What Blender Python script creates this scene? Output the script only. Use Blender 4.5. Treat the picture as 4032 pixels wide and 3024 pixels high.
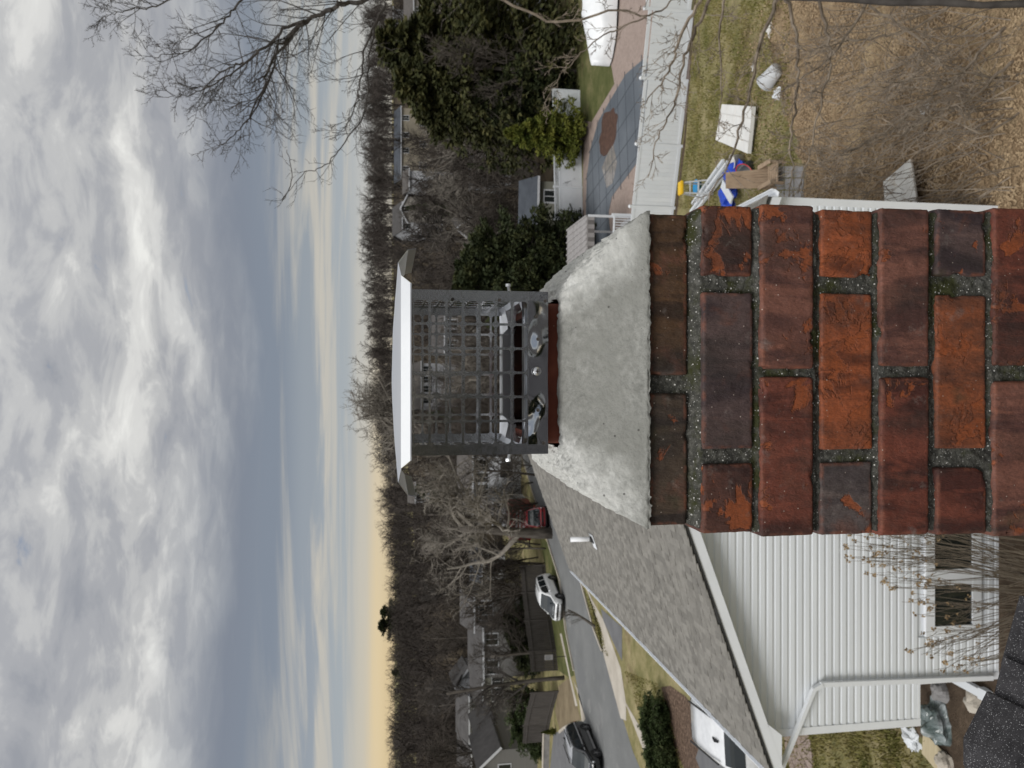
import bpy, bmesh, math, random
import numpy as np
from mathutils import Vector, Matrix, noise as mnoise
R = math.radians
random.seed(7)
scene = bpy.context.scene
for o in list(bpy.data.objects): bpy.data.objects.remove(o)
COL = scene.collection

# ------------------------------------------------------------------ camera (the phone was held sideways: image left is up)
CZ = 10.0; PITCH = R(9.1); FPX = 3028.0
cam = bpy.data.cameras.new('camera'); camo = bpy.data.objects.new('camera', cam); COL.objects.link(camo)
_F = Vector((0, math.cos(PITCH), -math.sin(PITCH))); _U = Vector((0, math.sin(PITCH), math.cos(PITCH))); _R = Vector((1, 0, 0))
_m = Matrix.Identity(4)
for i in range(3):
    _m[i][0] = -_U[i]; _m[i][1] = _R[i]; _m[i][2] = -_F[i]
_m[2][3] = CZ
camo.matrix_world = _m
cam.sensor_fit = 'HORIZONTAL'; cam.sensor_width = 36.0; cam.lens = 36.0*FPX/4032
cam.clip_start = 0.02; cam.clip_end = 6000
cam.dof.use_dof = True; cam.dof.focus_distance = 1.02; cam.dof.aperture_fstop = 14.0
scene.camera = camo
scene.render.resolution_x = 1024; scene.render.resolution_y = 768
scene.view_settings.view_transform = 'Standard'; scene.view_settings.look = 'None'
scene.view_settings.gamma = 1.0; scene.view_settings.use_curve_mapping = False
scene.view_settings.exposure = 0.6

# ------------------------------------------------------------------ sky and sun
SUN_EL, SUN_AZ = 50.0, 216.0      # degrees; azimuth clockwise from +Y: behind the camera, a little to the left
SKYK = 0.62
world = bpy.data.worlds.new('World'); scene.world = world; world.use_nodes = True
wt = world.node_tree; wn = wt.nodes; wl = wt.links
for n in list(wn): wn.remove(n)
def W(t, **kw):
    n = wn.new(t)
    for k, v in kw.items(): setattr(n, k, v)
    return n
def wmath(op, a, b=None, c=None, clamp=False):
    n = W('ShaderNodeMath', operation=op, use_clamp=clamp)
    for i, v in enumerate((a, b, c)):
        if v is None: continue
        if isinstance(v, (int, float)): n.inputs[i].default_value = v
        else: wl.new(v, n.inputs[i])
    return n.outputs[0]
def wramp(fac, stops, interp='EASE'):
    n = W('ShaderNodeValToRGB'); n.color_ramp.interpolation = interp
    e = n.color_ramp.elements
    while len(e) > 1: e.remove(e[-1])
    e[0].position = stops[0][0]; e[0].color = (*stops[0][1], 1)
    for p, c in stops[1:]:
        x = e.new(p); x.color = (*c, 1)
    wl.new(fac, n.inputs[0]); return n.outputs[0]
def wmix(fac, a, b, blend='MIX'):
    n = W('ShaderNodeMix', data_type='RGBA', blend_type=blend)
    if isinstance(fac, (int, float)): n.inputs[0].default_value = fac
    else: wl.new(fac, n.inputs[0])
    for i, v in ((6, a), (7, b)):
        if isinstance(v, tuple): n.inputs[i].default_value = (*v, 1)
        else: wl.new(v, n.inputs[i])
    return n.outputs[2]
tc = W('ShaderNodeTexCoord'); sep = W('ShaderNodeSeparateXYZ'); wl.new(tc.outputs['Generated'], sep.inputs[0])
dx, dy, dz = sep.outputs
el = wmath('MAXIMUM', dz, 0.0)
den = wmath('ADD', el, 0.10)
comb = W('ShaderNodeCombineXYZ'); wl.new(wmath('DIVIDE', dx, den), comb.inputs[0]); wl.new(wmath('DIVIDE', dy, den), comb.inputs[1])
def wnoise(scale, detail, rough, dist=0.0, stretch=(1, 1, 1), off=(0, 0, 0)):
    mp = W('ShaderNodeMapping'); mp.inputs['Scale'].default_value = stretch; mp.inputs['Location'].default_value = off
    wl.new(comb.outputs[0], mp.inputs[0])
    n = W('ShaderNodeTexNoise'); n.inputs['Scale'].default_value = scale; n.inputs['Detail'].default_value = detail
    n.inputs['Roughness'].default_value = rough; n.inputs['Distortion'].default_value = dist
    wl.new(mp.outputs[0], n.inputs['Vector']); return n.outputs['Fac']
sky = W('ShaderNodeTexSky', sky_type='NISHITA', sun_disc=False)
sky.sun_elevation = R(SUN_EL); sky.sun_rotation = R(SUN_AZ)
nish = wmix(1.0, sky.outputs[0], (0.10, 0.10, 0.10), 'MULTIPLY')
# thin clear strip low over the horizon, then the lower smooth sheet, then the broken grey deck
low = wramp(el, [(0.0, (.72, .57, .34)), (.014, (.78, .63, .39)), (.032, (.60, .56, .47)), (.055, (.40, .44, .47)),
                 (.10, (.32, .36, .41)), (.14, (.235, .275, .335)), (.19, (.225, .255, .31)), (.24, (.34, .365, .41)), (.30, (.46, .47, .50)), (.6, (.50, .51, .54))])
cool = wramp(el, [(0.0, (.60, .57, .50)), (.03, (.52, .53, .52)), (.06, (.40, .44, .47)), (.10, (.32, .36, .40)), (.14, (.24, .28, .34)), (.19, (.23, .26, .315)),
                  (.24, (.35, .37, .41)), (.30, (.46, .47, .50)), (.6, (.50, .51, .54))])
warm = wmath('SMOOTH_MIN', 1.0, wmath('MULTIPLY_ADD', dx, -1.6, 0.45, clamp=True), 0.1)
base = wmix(warm, cool, low)
st = wnoise(1.0, 7, .6, .5, (0.42, 1.5, 1), (1.7, .4, 0))
stm = wramp(st, [(.42, (0, 0, 0)), (.60, (1, 1, 1))])
stw = wmath('MULTIPLY', stm, wmath('MULTIPLY', wmath('SUBTRACT', 1.0, wmath('MULTIPLY', wmath('ABSOLUTE', wmath('SUBTRACT', el, .085)), 13.0), clamp=True), .85))
base = wmix(stw, base, (.62, .58, .50))
dk0 = wmath('MULTIPLY_ADD', wnoise(.8, 5, .55, .3, (1, 1, 1), (4.4, 1.2, 0)), .10, -.05)
deckm = wmath('MULTIPLY', wmath('SUBTRACT', wmath('ADD', el, dk0), .165), 9.0, clamp=True)
n1 = wnoise(1.35, 6, .5, .35, (.95, 1.05, 1), (6.3, 5.2, 0))
n2 = wnoise(4.4, 9, .6, .5, (.95, 1.0, 1), (9.1, 2.2, 0))
nn = wmath('ADD', wmath('MULTIPLY', n1, .60), wmath('MULTIPLY', n2, .40))
deck = wramp(nn, [(.36, (.84, .84, .81)), (.43, (.68, .68, .665)), (.49, (.51, .515, .52)), (.55, (.39, .40, .425)), (.63, (.31, .325, .36))])
holes = wmath('MULTIPLY', wramp(n2, [(.66, (0, 0, 0)), (.74, (1, 1, 1))]), .5)
deck = wmix(holes, deck, nish)
full = wmix(deckm, base, deck)
# an overcast deck is brighter towards the zenith
zen = wmath('MULTIPLY_ADD', wmath('MULTIPLY', el, el), .80, 1.0)
full = wmix(1.0, full, zen, 'MULTIPLY')
bg = W('ShaderNodeBackground'); bg.inputs['Strength'].default_value = SKYK
wl.new(full, bg.inputs['Color'])
wo = W('ShaderNodeOutputWorld'); wl.new(bg.outputs[0], wo.inputs[0])

sl = bpy.data.lights.new('sun', 'SUN'); sl.energy = 1.45; sl.angle = R(26); sl.color = (1.0, .985, .955)
so = bpy.data.objects.new('sun', sl); COL.objects.link(so)
_az = R(SUN_AZ); _e = R(SUN_EL)
sd = Vector((math.sin(_az)*math.cos(_e), math.cos(_az)*math.cos(_e), math.sin(_e)))
so.rotation_euler = (-sd).to_track_quat('-Z', 'Y').to_euler(); so.location = (0, -20, 60)

# ------------------------------------------------------------------ measuring helpers (photograph pixel -> place)
def ray(x, y):
    u = 3024 - y; v = x
    return (_F*FPX + _R*(u-1512) - _U*(v-2016)).normalized()
def atY(x, y, Y):
    d = ray(x, y); t = Y/d.y; return Vector((d.x*t, Y, CZ + d.z*t))
def atX(x, y, X):
    d = ray(x, y); t = X/d.x; return Vector((X, d.y*t, CZ + d.z*t))
def atZ(x, y, Z):
    d = ray(x, y); t = (Z-CZ)/d.z; return Vector((d.x*t, d.y*t, Z))
Y1, Y2, ZL = 11.0, 34.0, -3.6
def ss(a, b, x):
    t = max(0., min(1., (x-a)/(b-a))); return t*t*(3-2*t)
def hgt(X, Y):
    if Y <= Y1: z = 0.0
    elif Y <= Y2: z = ZL*(Y-Y1)/(Y2-Y1)
    else: z = ZL
    if Y > 90:
        crest = -1.6 + 9.6*ss(-90, 45, X)
        z += (crest-ZL)*ss(90, 260, Y)
        if Y > 330: z -= 10*ss(330, 900, Y)
    return z
def gnd(x, y, dzz=0.0):
    d = ray(x, y); t0 = 1.0; t = 1.0
    while t < 900:
        p = d*t
        if CZ + p.z < hgt(p.x, p.y): break
        t0 = t; t += max(.25, t*.01)
    lo, hi = t0, t
    for _ in range(30):
        m = (lo+hi)/2; p = d*m
        if CZ + p.z < hgt(p.x, p.y): hi = m
        else: lo = m
    p = d*hi
    return Vector((p.x, p.y, hgt(p.x, p.y)+dzz))
def topz(x, y, Y): return atY(x, y, Y).z

# ------------------------------------------------------------------ mesh helpers
class MB:
    def __init__(s): s.v = []; s.f = []
    def add(s, vs, fs):
        o = len(s.v); s.v += [tuple(p) for p in vs]; s.f += [tuple(i+o for i in f) for f in fs]
    def box(s, a, b):
        x0, y0, z0 = a; x1, y1, z1 = b
        s.add([(x0,y0,z0),(x1,y0,z0),(x1,y1,z0),(x0,y1,z0),(x0,y0,z1),(x1,y0,z1),(x1,y1,z1),(x0,y1,z1)],
              [(0,3,2,1),(4,5,6,7),(0,1,5,4),(1,2,6,5),(2,3,7,6),(3,0,4,7)])
    def bbox(s, a, b, r):          # chamfered box
        x0, y0, z0 = a; x1, y1, z1 = b; bm = bmesh.new()
        bmesh.ops.create_cube(bm, size=1)
        for v in bm.verts:
            v.co = Vector(((x0+x1)/2+v.co.x*(x1-x0), (y0+y1)/2+v.co.y*(y1-y0), (z0+z1)/2+v.co.z*(z1-z0)))
        bmesh.ops.bevel(bm, geom=bm.edges[:], offset=r, segments=2, affect='EDGES')
        s.bm(bm)
    def bm(s, bm):
        bm.verts.index_update()
        s.add([v.co[:] for v in bm.verts], [[v.index for v in f.verts] for f in bm.faces]); bm.free()
    def obox(s, c, ax, ay, az):    # box from centre and three half-axis vectors
        c = Vector(c); ax = Vector(ax); ay = Vector(ay); az = Vector(az)
        P = [c+ax*i+ay*j+az*k for k in (-1, 1) for i, j in ((-1,-1),(1,-1),(1,1),(-1,1))]
        s.add(P, [(0,3,2,1),(4,5,6,7),(0,1,5,4),(1,2,6,5),(2,3,7,6),(3,0,4,7)])
    def bar(s, a, b, w, h=None):   # rectangular bar between two points
        a = Vector(a); b = Vector(b); h = h or w; d = (b-a)
        if d.length < 1e-6: return
        dn = d.normalized(); up = Vector((0,0,1)) if abs(dn.z) < .95 else Vector((0,1,0))
        sx = dn.cross(up).normalized(); sz = sx.cross(dn)
        s.obox((a+b)/2, d/2, sx*(w/2), sz*(h/2))
    def tube(s, pts, rad, n=6, cap=True):
        pts = [Vector(p) for p in pts]; k = len(pts)
        if not isinstance(rad, (list, tuple)): rad = [rad]*k
        o = len(s.v); ref = Vector((0.31, 0.73, 0.6)).normalized()
        for i, p in enumerate(pts):
            d = (pts[min(i+1, k-1)]-pts[max(i-1, 0)])
            d = d.normalized() if d.length > 1e-9 else Vector((0,0,1))
            a = d.cross(ref)
            if a.length < .05: a = d.cross(Vector((1,0,0)))
            a.normalize(); b = d.cross(a)
            for j in range(n):
                t = 2*math.pi*j/n
                s.v.append(tuple(p + a*(rad[i]*math.cos(t)) + b*(rad[i]*math.sin(t))))
        for i in range(k-1):
            for j in range(n):
                j2 = (j+1) % n
                s.f.append((o+i*n+j, o+i*n+j2, o+(i+1)*n+j2, o+(i+1)*n+j))
        if cap and n > 2:
            s.f.append(tuple(o+j for j in range(n))[::-1]); s.f.append(tuple(o+(k-1)*n+j for j in range(n)))
    def lathe(s, prof, n=20, c=(0,0,0), axis='Z'):
        o = len(s.v)
        for r, h in prof:
            for j in range(n):
                t = 2*math.pi*j/n; x, y = r*math.cos(t), r*math.sin(t)
                p = (x, y, h) if axis == 'Z' else ((x, h, y) if axis == 'Y' else (h, x, y))
                s.v.append((c[0]+p[0], c[1]+p[1], c[2]+p[2]))
        for i in range(len(prof)-1):
            for j in range(n):
                j2 = (j+1) % n; s.f.append((o+i*n+j, o+i*n+j2, o+(i+1)*n+j2, o+(i+1)*n+j))
        s.f.append(tuple(o+j for j in range(n))[::-1]); s.f.append(tuple(o+(len(prof)-1)*n+j for j in range(n)))
    def build(s, name, mat, parent=None, world=True, smooth=False, off=None):
        me = bpy.data.meshes.new(name)
        o = Vector((0,0,0))
        if parent is not None and world:
            q = parent
            while q is not None: o = o + Vector(q.location); q = q.parent
        if off is not None: o = Vector(off)
        V = np.array(s.v, dtype=np.float64)-np.array(o) if s.v else np.zeros((0,3))
        me.from_pydata(V.tolist(), [], s.f)
        if smooth: me.polygons.foreach_set('use_smooth', [True]*len(me.polygons))
        if mat is not None: me.materials.append(mat)
        me.update()
        ob = bpy.data.objects.new(name, me); COL.objects.link(ob)
        if parent is not None: ob.parent = parent
        if off is not None and parent is None: ob.location = off
        return ob
def empty(name, loc=(0,0,0), rz=0.0, label=None, cat=None, group=None):
    o = bpy.data.objects.new(name, None); COL.objects.link(o); o.location = loc; o.rotation_euler = (0,0,rz)
    o.empty_display_size = .1
    if label: tag(o, label, cat, group)
    return o
def tag(o, label=None, cat=None, group=None, kind=None):
    if label: o['label'] = label
    if cat: o['category'] = cat
    if group: o['group'] = group
    if kind: o['kind'] = kind
    return o
def dup(root, loc, rz=0.0, label=None, scale=None, group=None):
    def cp(o, par):
        c = o.copy(); COL.objects.link(c); c.parent = par
        for ch in list(o.children): cp(ch, c)
        return c
    r = cp(root, None); r.location = loc; r.rotation_euler = (0, 0, rz)
    if scale: r.scale = scale if isinstance(scale, tuple) else (scale,)*3
    if label: r['label'] = label
    if group: r['group'] = group
    return r

# ------------------------------------------------------------------ materials
def mat(name, stops, scale=5.0, detail=6.0, rough=.8, bump=0.0, bscale=None, spec=.3, metal=0.0, stretch=(1,1,1), nrough=.6,
        coord='Object', rvar=0.0, spots=None, bdist=.02, second=None, trans=0.0, coat=0.0, tint=None):
    m = bpy.data.materials.new(name); m.use_nodes = True; t = m.node_tree; N = t.nodes; L = t.links
    b = N['Principled BSDF']; b.inputs['Roughness'].default_value = rough; b.inputs['Metallic'].default_value = metal
    b.inputs['Specular IOR Level'].default_value = spec
    if coat: b.inputs['Coat Weight'].default_value = coat; b.inputs['Coat Roughness'].default_value = .05
    tcn = N.new('ShaderNodeTexCoord'); mp = N.new('ShaderNodeMapping'); mp.inputs['Scale'].default_value = stretch
    if coord == 'World':
        g = N.new('ShaderNodeNewGeometry'); L.new(g.outputs['Position'], mp.inputs[0])
    else: L.new(tcn.outputs[coord], mp.inputs[0])
    oi = N.new('ShaderNodeObjectInfo')
    if rvar:
        ad = N.new('ShaderNodeVectorMath'); ad.operation = 'ADD'
        ml = N.new('ShaderNodeMath'); ml.operation = 'MULTIPLY'; ml.inputs[1].default_value = 57.0
        L.new(oi.outputs['Random'], ml.inputs[0]); L.new(mp.outputs[0], ad.inputs[0]); L.new(ml.outputs[0], ad.inputs[1]); vec = ad.outputs[0]
    else: vec = mp.outputs[0]
    def ns(sc, de, ro=nrough):
        n = N.new('ShaderNodeTexNoise'); n.inputs['Scale'].default_value = sc; n.inputs['Detail'].default_value = de
        n.inputs['Roughness'].default_value = ro; L.new(vec, n.inputs['Vector']); return n.outputs['Fac']
    def rp(f, stp):
        r = N.new('ShaderNodeValToRGB'); e = r.color_ramp.elements
        while len(e) > 1: e.remove(e[-1])
        e[0].position = stp[0][0]; e[0].color = (*stp[0][1], 1)
        for p, c in stp[1:]:
            x = e.new(p); x.color = (*c, 1)
        L.new(f, r.inputs[0]); return r.outputs[0]
    def mx(f, a, c, blend='MIX'):
        n = N.new('ShaderNodeMix'); n.data_type = 'RGBA'; n.blend_type = blend
        if isinstance(f, (int, float)): n.inputs[0].default_value = f
        else: L.new(f, n.inputs[0])
        for i, v in ((6, a), (7, c)):
            if isinstance(v, tuple): n.inputs[i].default_value = (*v, 1)
            else: L.new(v, n.inputs[i])
        return n.outputs[2]
    col = rp(ns(scale, detail), stops)
    if second:                     # (scale, threshold lo, hi, colour)
        for sc, lo, hi, c in second:
            col = mx(rp(ns(sc, 5), [(lo, (0,0,0)), (hi, (1,1,1))]), col, c)
    if spots:                      # (scale, size, colour): scattered grains
        for sc, size, c in spots:
            vo = N.new('ShaderNodeTexVoronoi'); vo.inputs['Scale'].default_value = sc; L.new(vec, vo.inputs['Vector'])
            col = mx(rp(vo.outputs['Distance'], [(size*.7, (1,1,1)), (size, (0,0,0))]), col, c)
    if rvar:
        hs = N.new('ShaderNodeHueSaturation'); L.new(col, hs.inputs['Color'])
        mr = N.new('ShaderNodeMapRange'); mr.inputs[3].default_value = 1-rvar; mr.inputs[4].default_value = 1+rvar
        L.new(oi.outputs['Random'], mr.inputs[0]); L.new(mr.outputs[0], hs.inputs['Value']); col = hs.outputs[0]
    if tint: col = mx(1.0, col, oi.outputs['Color'], 'MULTIPLY')
    L.new(col, b.inputs['Base Color'])
    if bump:
        bp = N.new('ShaderNodeBump'); bp.inputs['Strength'].default_value = bump; bp.inputs['Distance'].default_value = bdist
        L.new(ns(bscale or scale*3, 8, .65), bp.inputs['Height']); L.new(bp.outputs[0], b.inputs['Normal'])
    if trans: b.inputs['Transmission Weight'].default_value = trans
    return m
def flat(name, c, rough=.6, **k):
    return mat(name, [(.3, tuple(v*.9 for v in c)), (.7, tuple(min(1, v*1.08) for v in c))], rough=rough, **k)
M = {}
M['lawn'] = mat('lawn', [(.30, (.10,.105,.042)), (.45, (.19,.172,.078)), (.58, (.275,.235,.125)), (.72, (.38,.31,.18))], scale=.55, detail=9, nrough=.72, rough=.95, bump=.9, bscale=9, bdist=.05, coord='World', spec=.1,
      second=[(.16, .56, .68, (.14,.10,.06)), (6.0, .60, .75, (.36,.30,.16))])
M['litter'] = mat('leaf_litter', [(.30, (.12,.078,.046)), (.46, (.24,.165,.098)), (.6, (.36,.265,.165)), (.75, (.50,.385,.25))], scale=1.3, detail=10, nrough=.75, rough=.95, bump=1.0, bscale=14, bdist=.06, coord='World', spec=.1,
      second=[(.20, .52, .62, (.46,.35,.215)), (.45, .60, .72, (.085,.052,.032))])
M['soil'] = mat('soil', [(.3, (.05,.036,.026)), (.55, (.10,.073,.052)), (.75, (.17,.125,.09))], scale=3, detail=10, rough=.97, bump=1.0, bscale=20, bdist=.04, coord='World', spec=.1)
M['mulch'] = mat('mulch', [(.3, (.045,.03,.024)), (.5, (.11,.075,.055)), (.7, (.22,.155,.115))], scale=7, detail=8, rough=.95, bump=1.0, bscale=22, coord='World', spec=.1)
M['asphalt'] = mat('asphalt', [(.3, (.135,.138,.138)), (.6, (.17,.173,.172)), (.8, (.205,.203,.20))], scale=.45, detail=8, rough=.9, bump=.2, bscale=60, coord='World', stretch=(1,1,1), spec=.2, second=[(.25,.56,.6,(.15,.153,.155)), (.7,.60,.64,(.19,.19,.188))])
M['drive'] = mat('driveway_asphalt', [(.3, (.12,.12,.125)), (.7, (.17,.17,.175))], scale=.8, detail=8, rough=.9, coord='World', spec=.2)
M['concrete'] = mat('concrete', [(.3, (.36,.32,.27)), (.7, (.50,.46,.40))], scale=.9, detail=8, rough=.9, bump=.2, bscale=30, coord='World', spec=.2)
M['verge'] = mat('verge_grass', [(.30, (.055,.068,.022)), (.5, (.10,.105,.042)), (.70, (.19,.165,.085))], scale=.7, detail=9, nrough=.72, rough=.95, bump=.8, bscale=9, coord='World', spec=.1)
M['forest_floor'] = mat('forest_floor', [(.3, (.035,.028,.02)), (.7, (.09,.07,.045))], scale=.2, detail=9, rough=.97, coord='World', spec=.1)
M['white_vinyl'] = mat('white_vinyl', [(.35, (.60,.625,.655)), (.65, (.655,.675,.70))], scale=1.2, rough=.45, spec=.4, rvar=.02)
M['siding'] = mat('siding', [(.35, (.655,.68,.71)), (.65, (.715,.74,.77))], scale=.8, detail=5, rough=.5, spec=.4, stretch=(.3,1,1), rvar=.025)
M['trim'] = mat('white_trim', [(.35, (.72,.74,.77)), (.65, (.77,.79,.82))], scale=2, rough=.4, spec=.4)
M['shingle'] = mat('grey_shingle', [(.3, (.162,.153,.138)), (.5, (.200,.190,.172)), (.7, (.24,.229,.21))], scale=9, detail=9, nrough=.8, rough=.95, bump=.5, bscale=60, rvar=.17, coord='World', spec=.15)
M['roof_dark'] = mat('charcoal_shingle', [(.35, (.022,.021,.023)), (.65, (.045,.043,.046))], scale=30, detail=10, rough=.9, bump=.8, bscale=330, bdist=.003, spec=.25, rvar=.18, coord='World',
      spots=[(210, .20, (.34,.34,.35)), (330, .16, (.20,.20,.21)), (130, .12, (.5,.5,.5))])
M['steel'] = mat('stainless_steel', [(.3, (.62,.63,.65)), (.7, (.74,.75,.77))], scale=14, detail=5, rough=.15, metal=1.0, bump=.2, bscale=16, bdist=.004)
M['steel_mirror'] = mat('mirror_steel', [(.3, (.66,.67,.69)), (.7, (.78,.79,.81))], scale=14, detail=5, rough=.07, metal=1.0, bump=.05, bscale=16, bdist=.004)
M['steel_bright'] = mat('polished_steel', [(.3, (.76,.775,.80)), (.7, (.84,.85,.87))], scale=9, detail=5, rough=.30, metal=1.0, bump=.12, bscale=14, bdist=.004)
M['clay'] = mat('clay_flue', [(.3, (.10,.027,.016)), (.55, (.17,.045,.026)), (.75, (.24,.075,.045))], scale=18, detail=8, rough=.75, bump=.5, bscale=60, bdist=.003, spots=[(70,.06,(.5,.4,.35))])
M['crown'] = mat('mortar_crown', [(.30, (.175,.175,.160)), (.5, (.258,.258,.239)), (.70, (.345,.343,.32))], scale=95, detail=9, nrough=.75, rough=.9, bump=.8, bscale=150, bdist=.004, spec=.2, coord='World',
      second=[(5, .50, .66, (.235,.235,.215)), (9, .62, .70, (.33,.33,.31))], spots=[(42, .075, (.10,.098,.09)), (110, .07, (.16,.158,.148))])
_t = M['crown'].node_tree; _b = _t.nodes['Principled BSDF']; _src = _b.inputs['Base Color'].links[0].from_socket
_va = _t.nodes.new('ShaderNodeVertexColor'); _va.layer_name = 'dry'; _mx = _t.nodes.new('ShaderNodeMix'); _mx.data_type = 'RGBA'  # vertex mask: cement colour goes paler towards the left and right shoulders
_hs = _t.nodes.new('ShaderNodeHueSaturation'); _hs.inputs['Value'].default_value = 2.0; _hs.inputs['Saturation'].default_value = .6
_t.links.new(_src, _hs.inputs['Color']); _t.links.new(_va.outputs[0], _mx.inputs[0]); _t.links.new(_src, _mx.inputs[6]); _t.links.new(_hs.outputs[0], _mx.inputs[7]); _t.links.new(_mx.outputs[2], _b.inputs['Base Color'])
M['mortar'] = mat('old_mortar', [(.32, (.030,.030,.027)), (.5, (.070,.069,.060)), (.68, (.16,.155,.138))], scale=130, detail=10, nrough=.75, rough=.9, bump=1.0, bscale=230, bdist=.004, spec=.2, coord='World',
      second=[(9, .49, .60, (.045,.048,.019)), (13, .60, .68, (.028,.026,.024)), (6, .60, .68, (.13,.127,.118))], spots=[(240, .20, (.27,.265,.25)), (125, .16, (.56,.55,.52)), (78, .085, (.70,.68,.64))])
M['bark'] = mat('bark', [(.35, (.060,.052,.045)), (.65, (.13,.115,.10))], scale=6, stretch=(1,1,.25), rough=.9, bump=.8, bscale=14, spec=.15, rvar=.2)
M['twig'] = mat('twig', [(.35, (.050,.043,.037)), (.65, (.095,.082,.071))], scale=3, rough=.9, spec=.15, rvar=.25)
M['twig_pale'] = mat('twig_pale', [(.35, (.15,.135,.115)), (.65, (.25,.225,.195))], scale=3, rough=.9, spec=.15, rvar=.15)
M['twig_dark'] = mat('twig_dark', [(.35, (.045,.040,.037)), (.65, (.085,.076,.07))], scale=3, rough=.9, spec=.15)
M['yard_twig'] = mat('yard_twig', [(.35, (.10,.080,.062)), (.65, (.29,.24,.19))], scale=3, rough=.9, spec=.15)
def foliage(name, a, b, c, sc=1.2):
    return mat(name, [(.32, a), (.5, b), (.68, c)], scale=sc, detail=7, nrough=.7, rough=.75, spec=.2, rvar=.15, coord='World')
M['ever_dark'] = foliage('dark_evergreen', (.012,.018,.008), (.028,.036,.013), (.06,.062,.022))
M['ever_bright'] = foliage('bright_evergreen', (.030,.045,.008), (.080,.090,.014), (.15,.145,.028))
M['ever_olive'] = foliage('olive_evergreen', (.016,.020,.008), (.038,.041,.014), (.078,.070,.025))
M['ever_mid'] = foliage('mid_evergreen', (.02,.034,.012), (.045,.065,.022), (.085,.10,.04))
# ------------------------------------------------------------------ ground
def terrain():
    ys = [-30, -10, 0, 6, Y1] + list(np.linspace(Y1, Y2, 24))[1:] + list(np.linspace(Y2, 90, 12))[1:] + list(np.linspace(90, 330, 44))[1:] + [420, 560, 800, 1400, 3000]
    xs = list(np.linspace(-1500, -160, 6)) + list(np.linspace(-150, 170, 65)) + list(np.linspace(180, 1500, 6))
    mb = MB()
    for y in ys:
        for x in xs: mb.v.append((x, y, hgt(x, y)))
    n = len(xs)
    for j in range(len(ys)-1):
        for i in range(n-1): mb.f.append((j*n+i, j*n+i+1, (j+1)*n+i+1, (j+1)*n+i))
    return tag(mb.build('ground', M['lawn']), kind='structure')
terrain()
def sheet(name, pts, mt, lift=.004, kind='structure', parent=None):
    """polygon of ground points draped on the piecewise flat ground"""
    bm = bmesh.new(); vs = [bm.verts.new((p[0], p[1], 0)) for p in pts]; bm.faces.new(vs)
    bmesh.ops.triangulate(bm, faces=bm.faces[:])
    for yy in (Y1, Y2):
        bmesh.ops.bisect_plane(bm, geom=bm.verts[:]+bm.edges[:]+bm.faces[:], plane_co=(0, yy, 0), plane_no=(0, 1, 0))
    for f in bm.faces:
        if f.normal.z < 0: f.normal_flip()
    for v in bm.verts: v.co.z = hgt(v.co.x, v.co.y)+lift
    mb = MB(); mb.bm(bm)
    o = mb.build(name, mt, parent)
    if kind and parent is None: tag(o, kind=kind)
    return o
G = gnd

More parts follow.
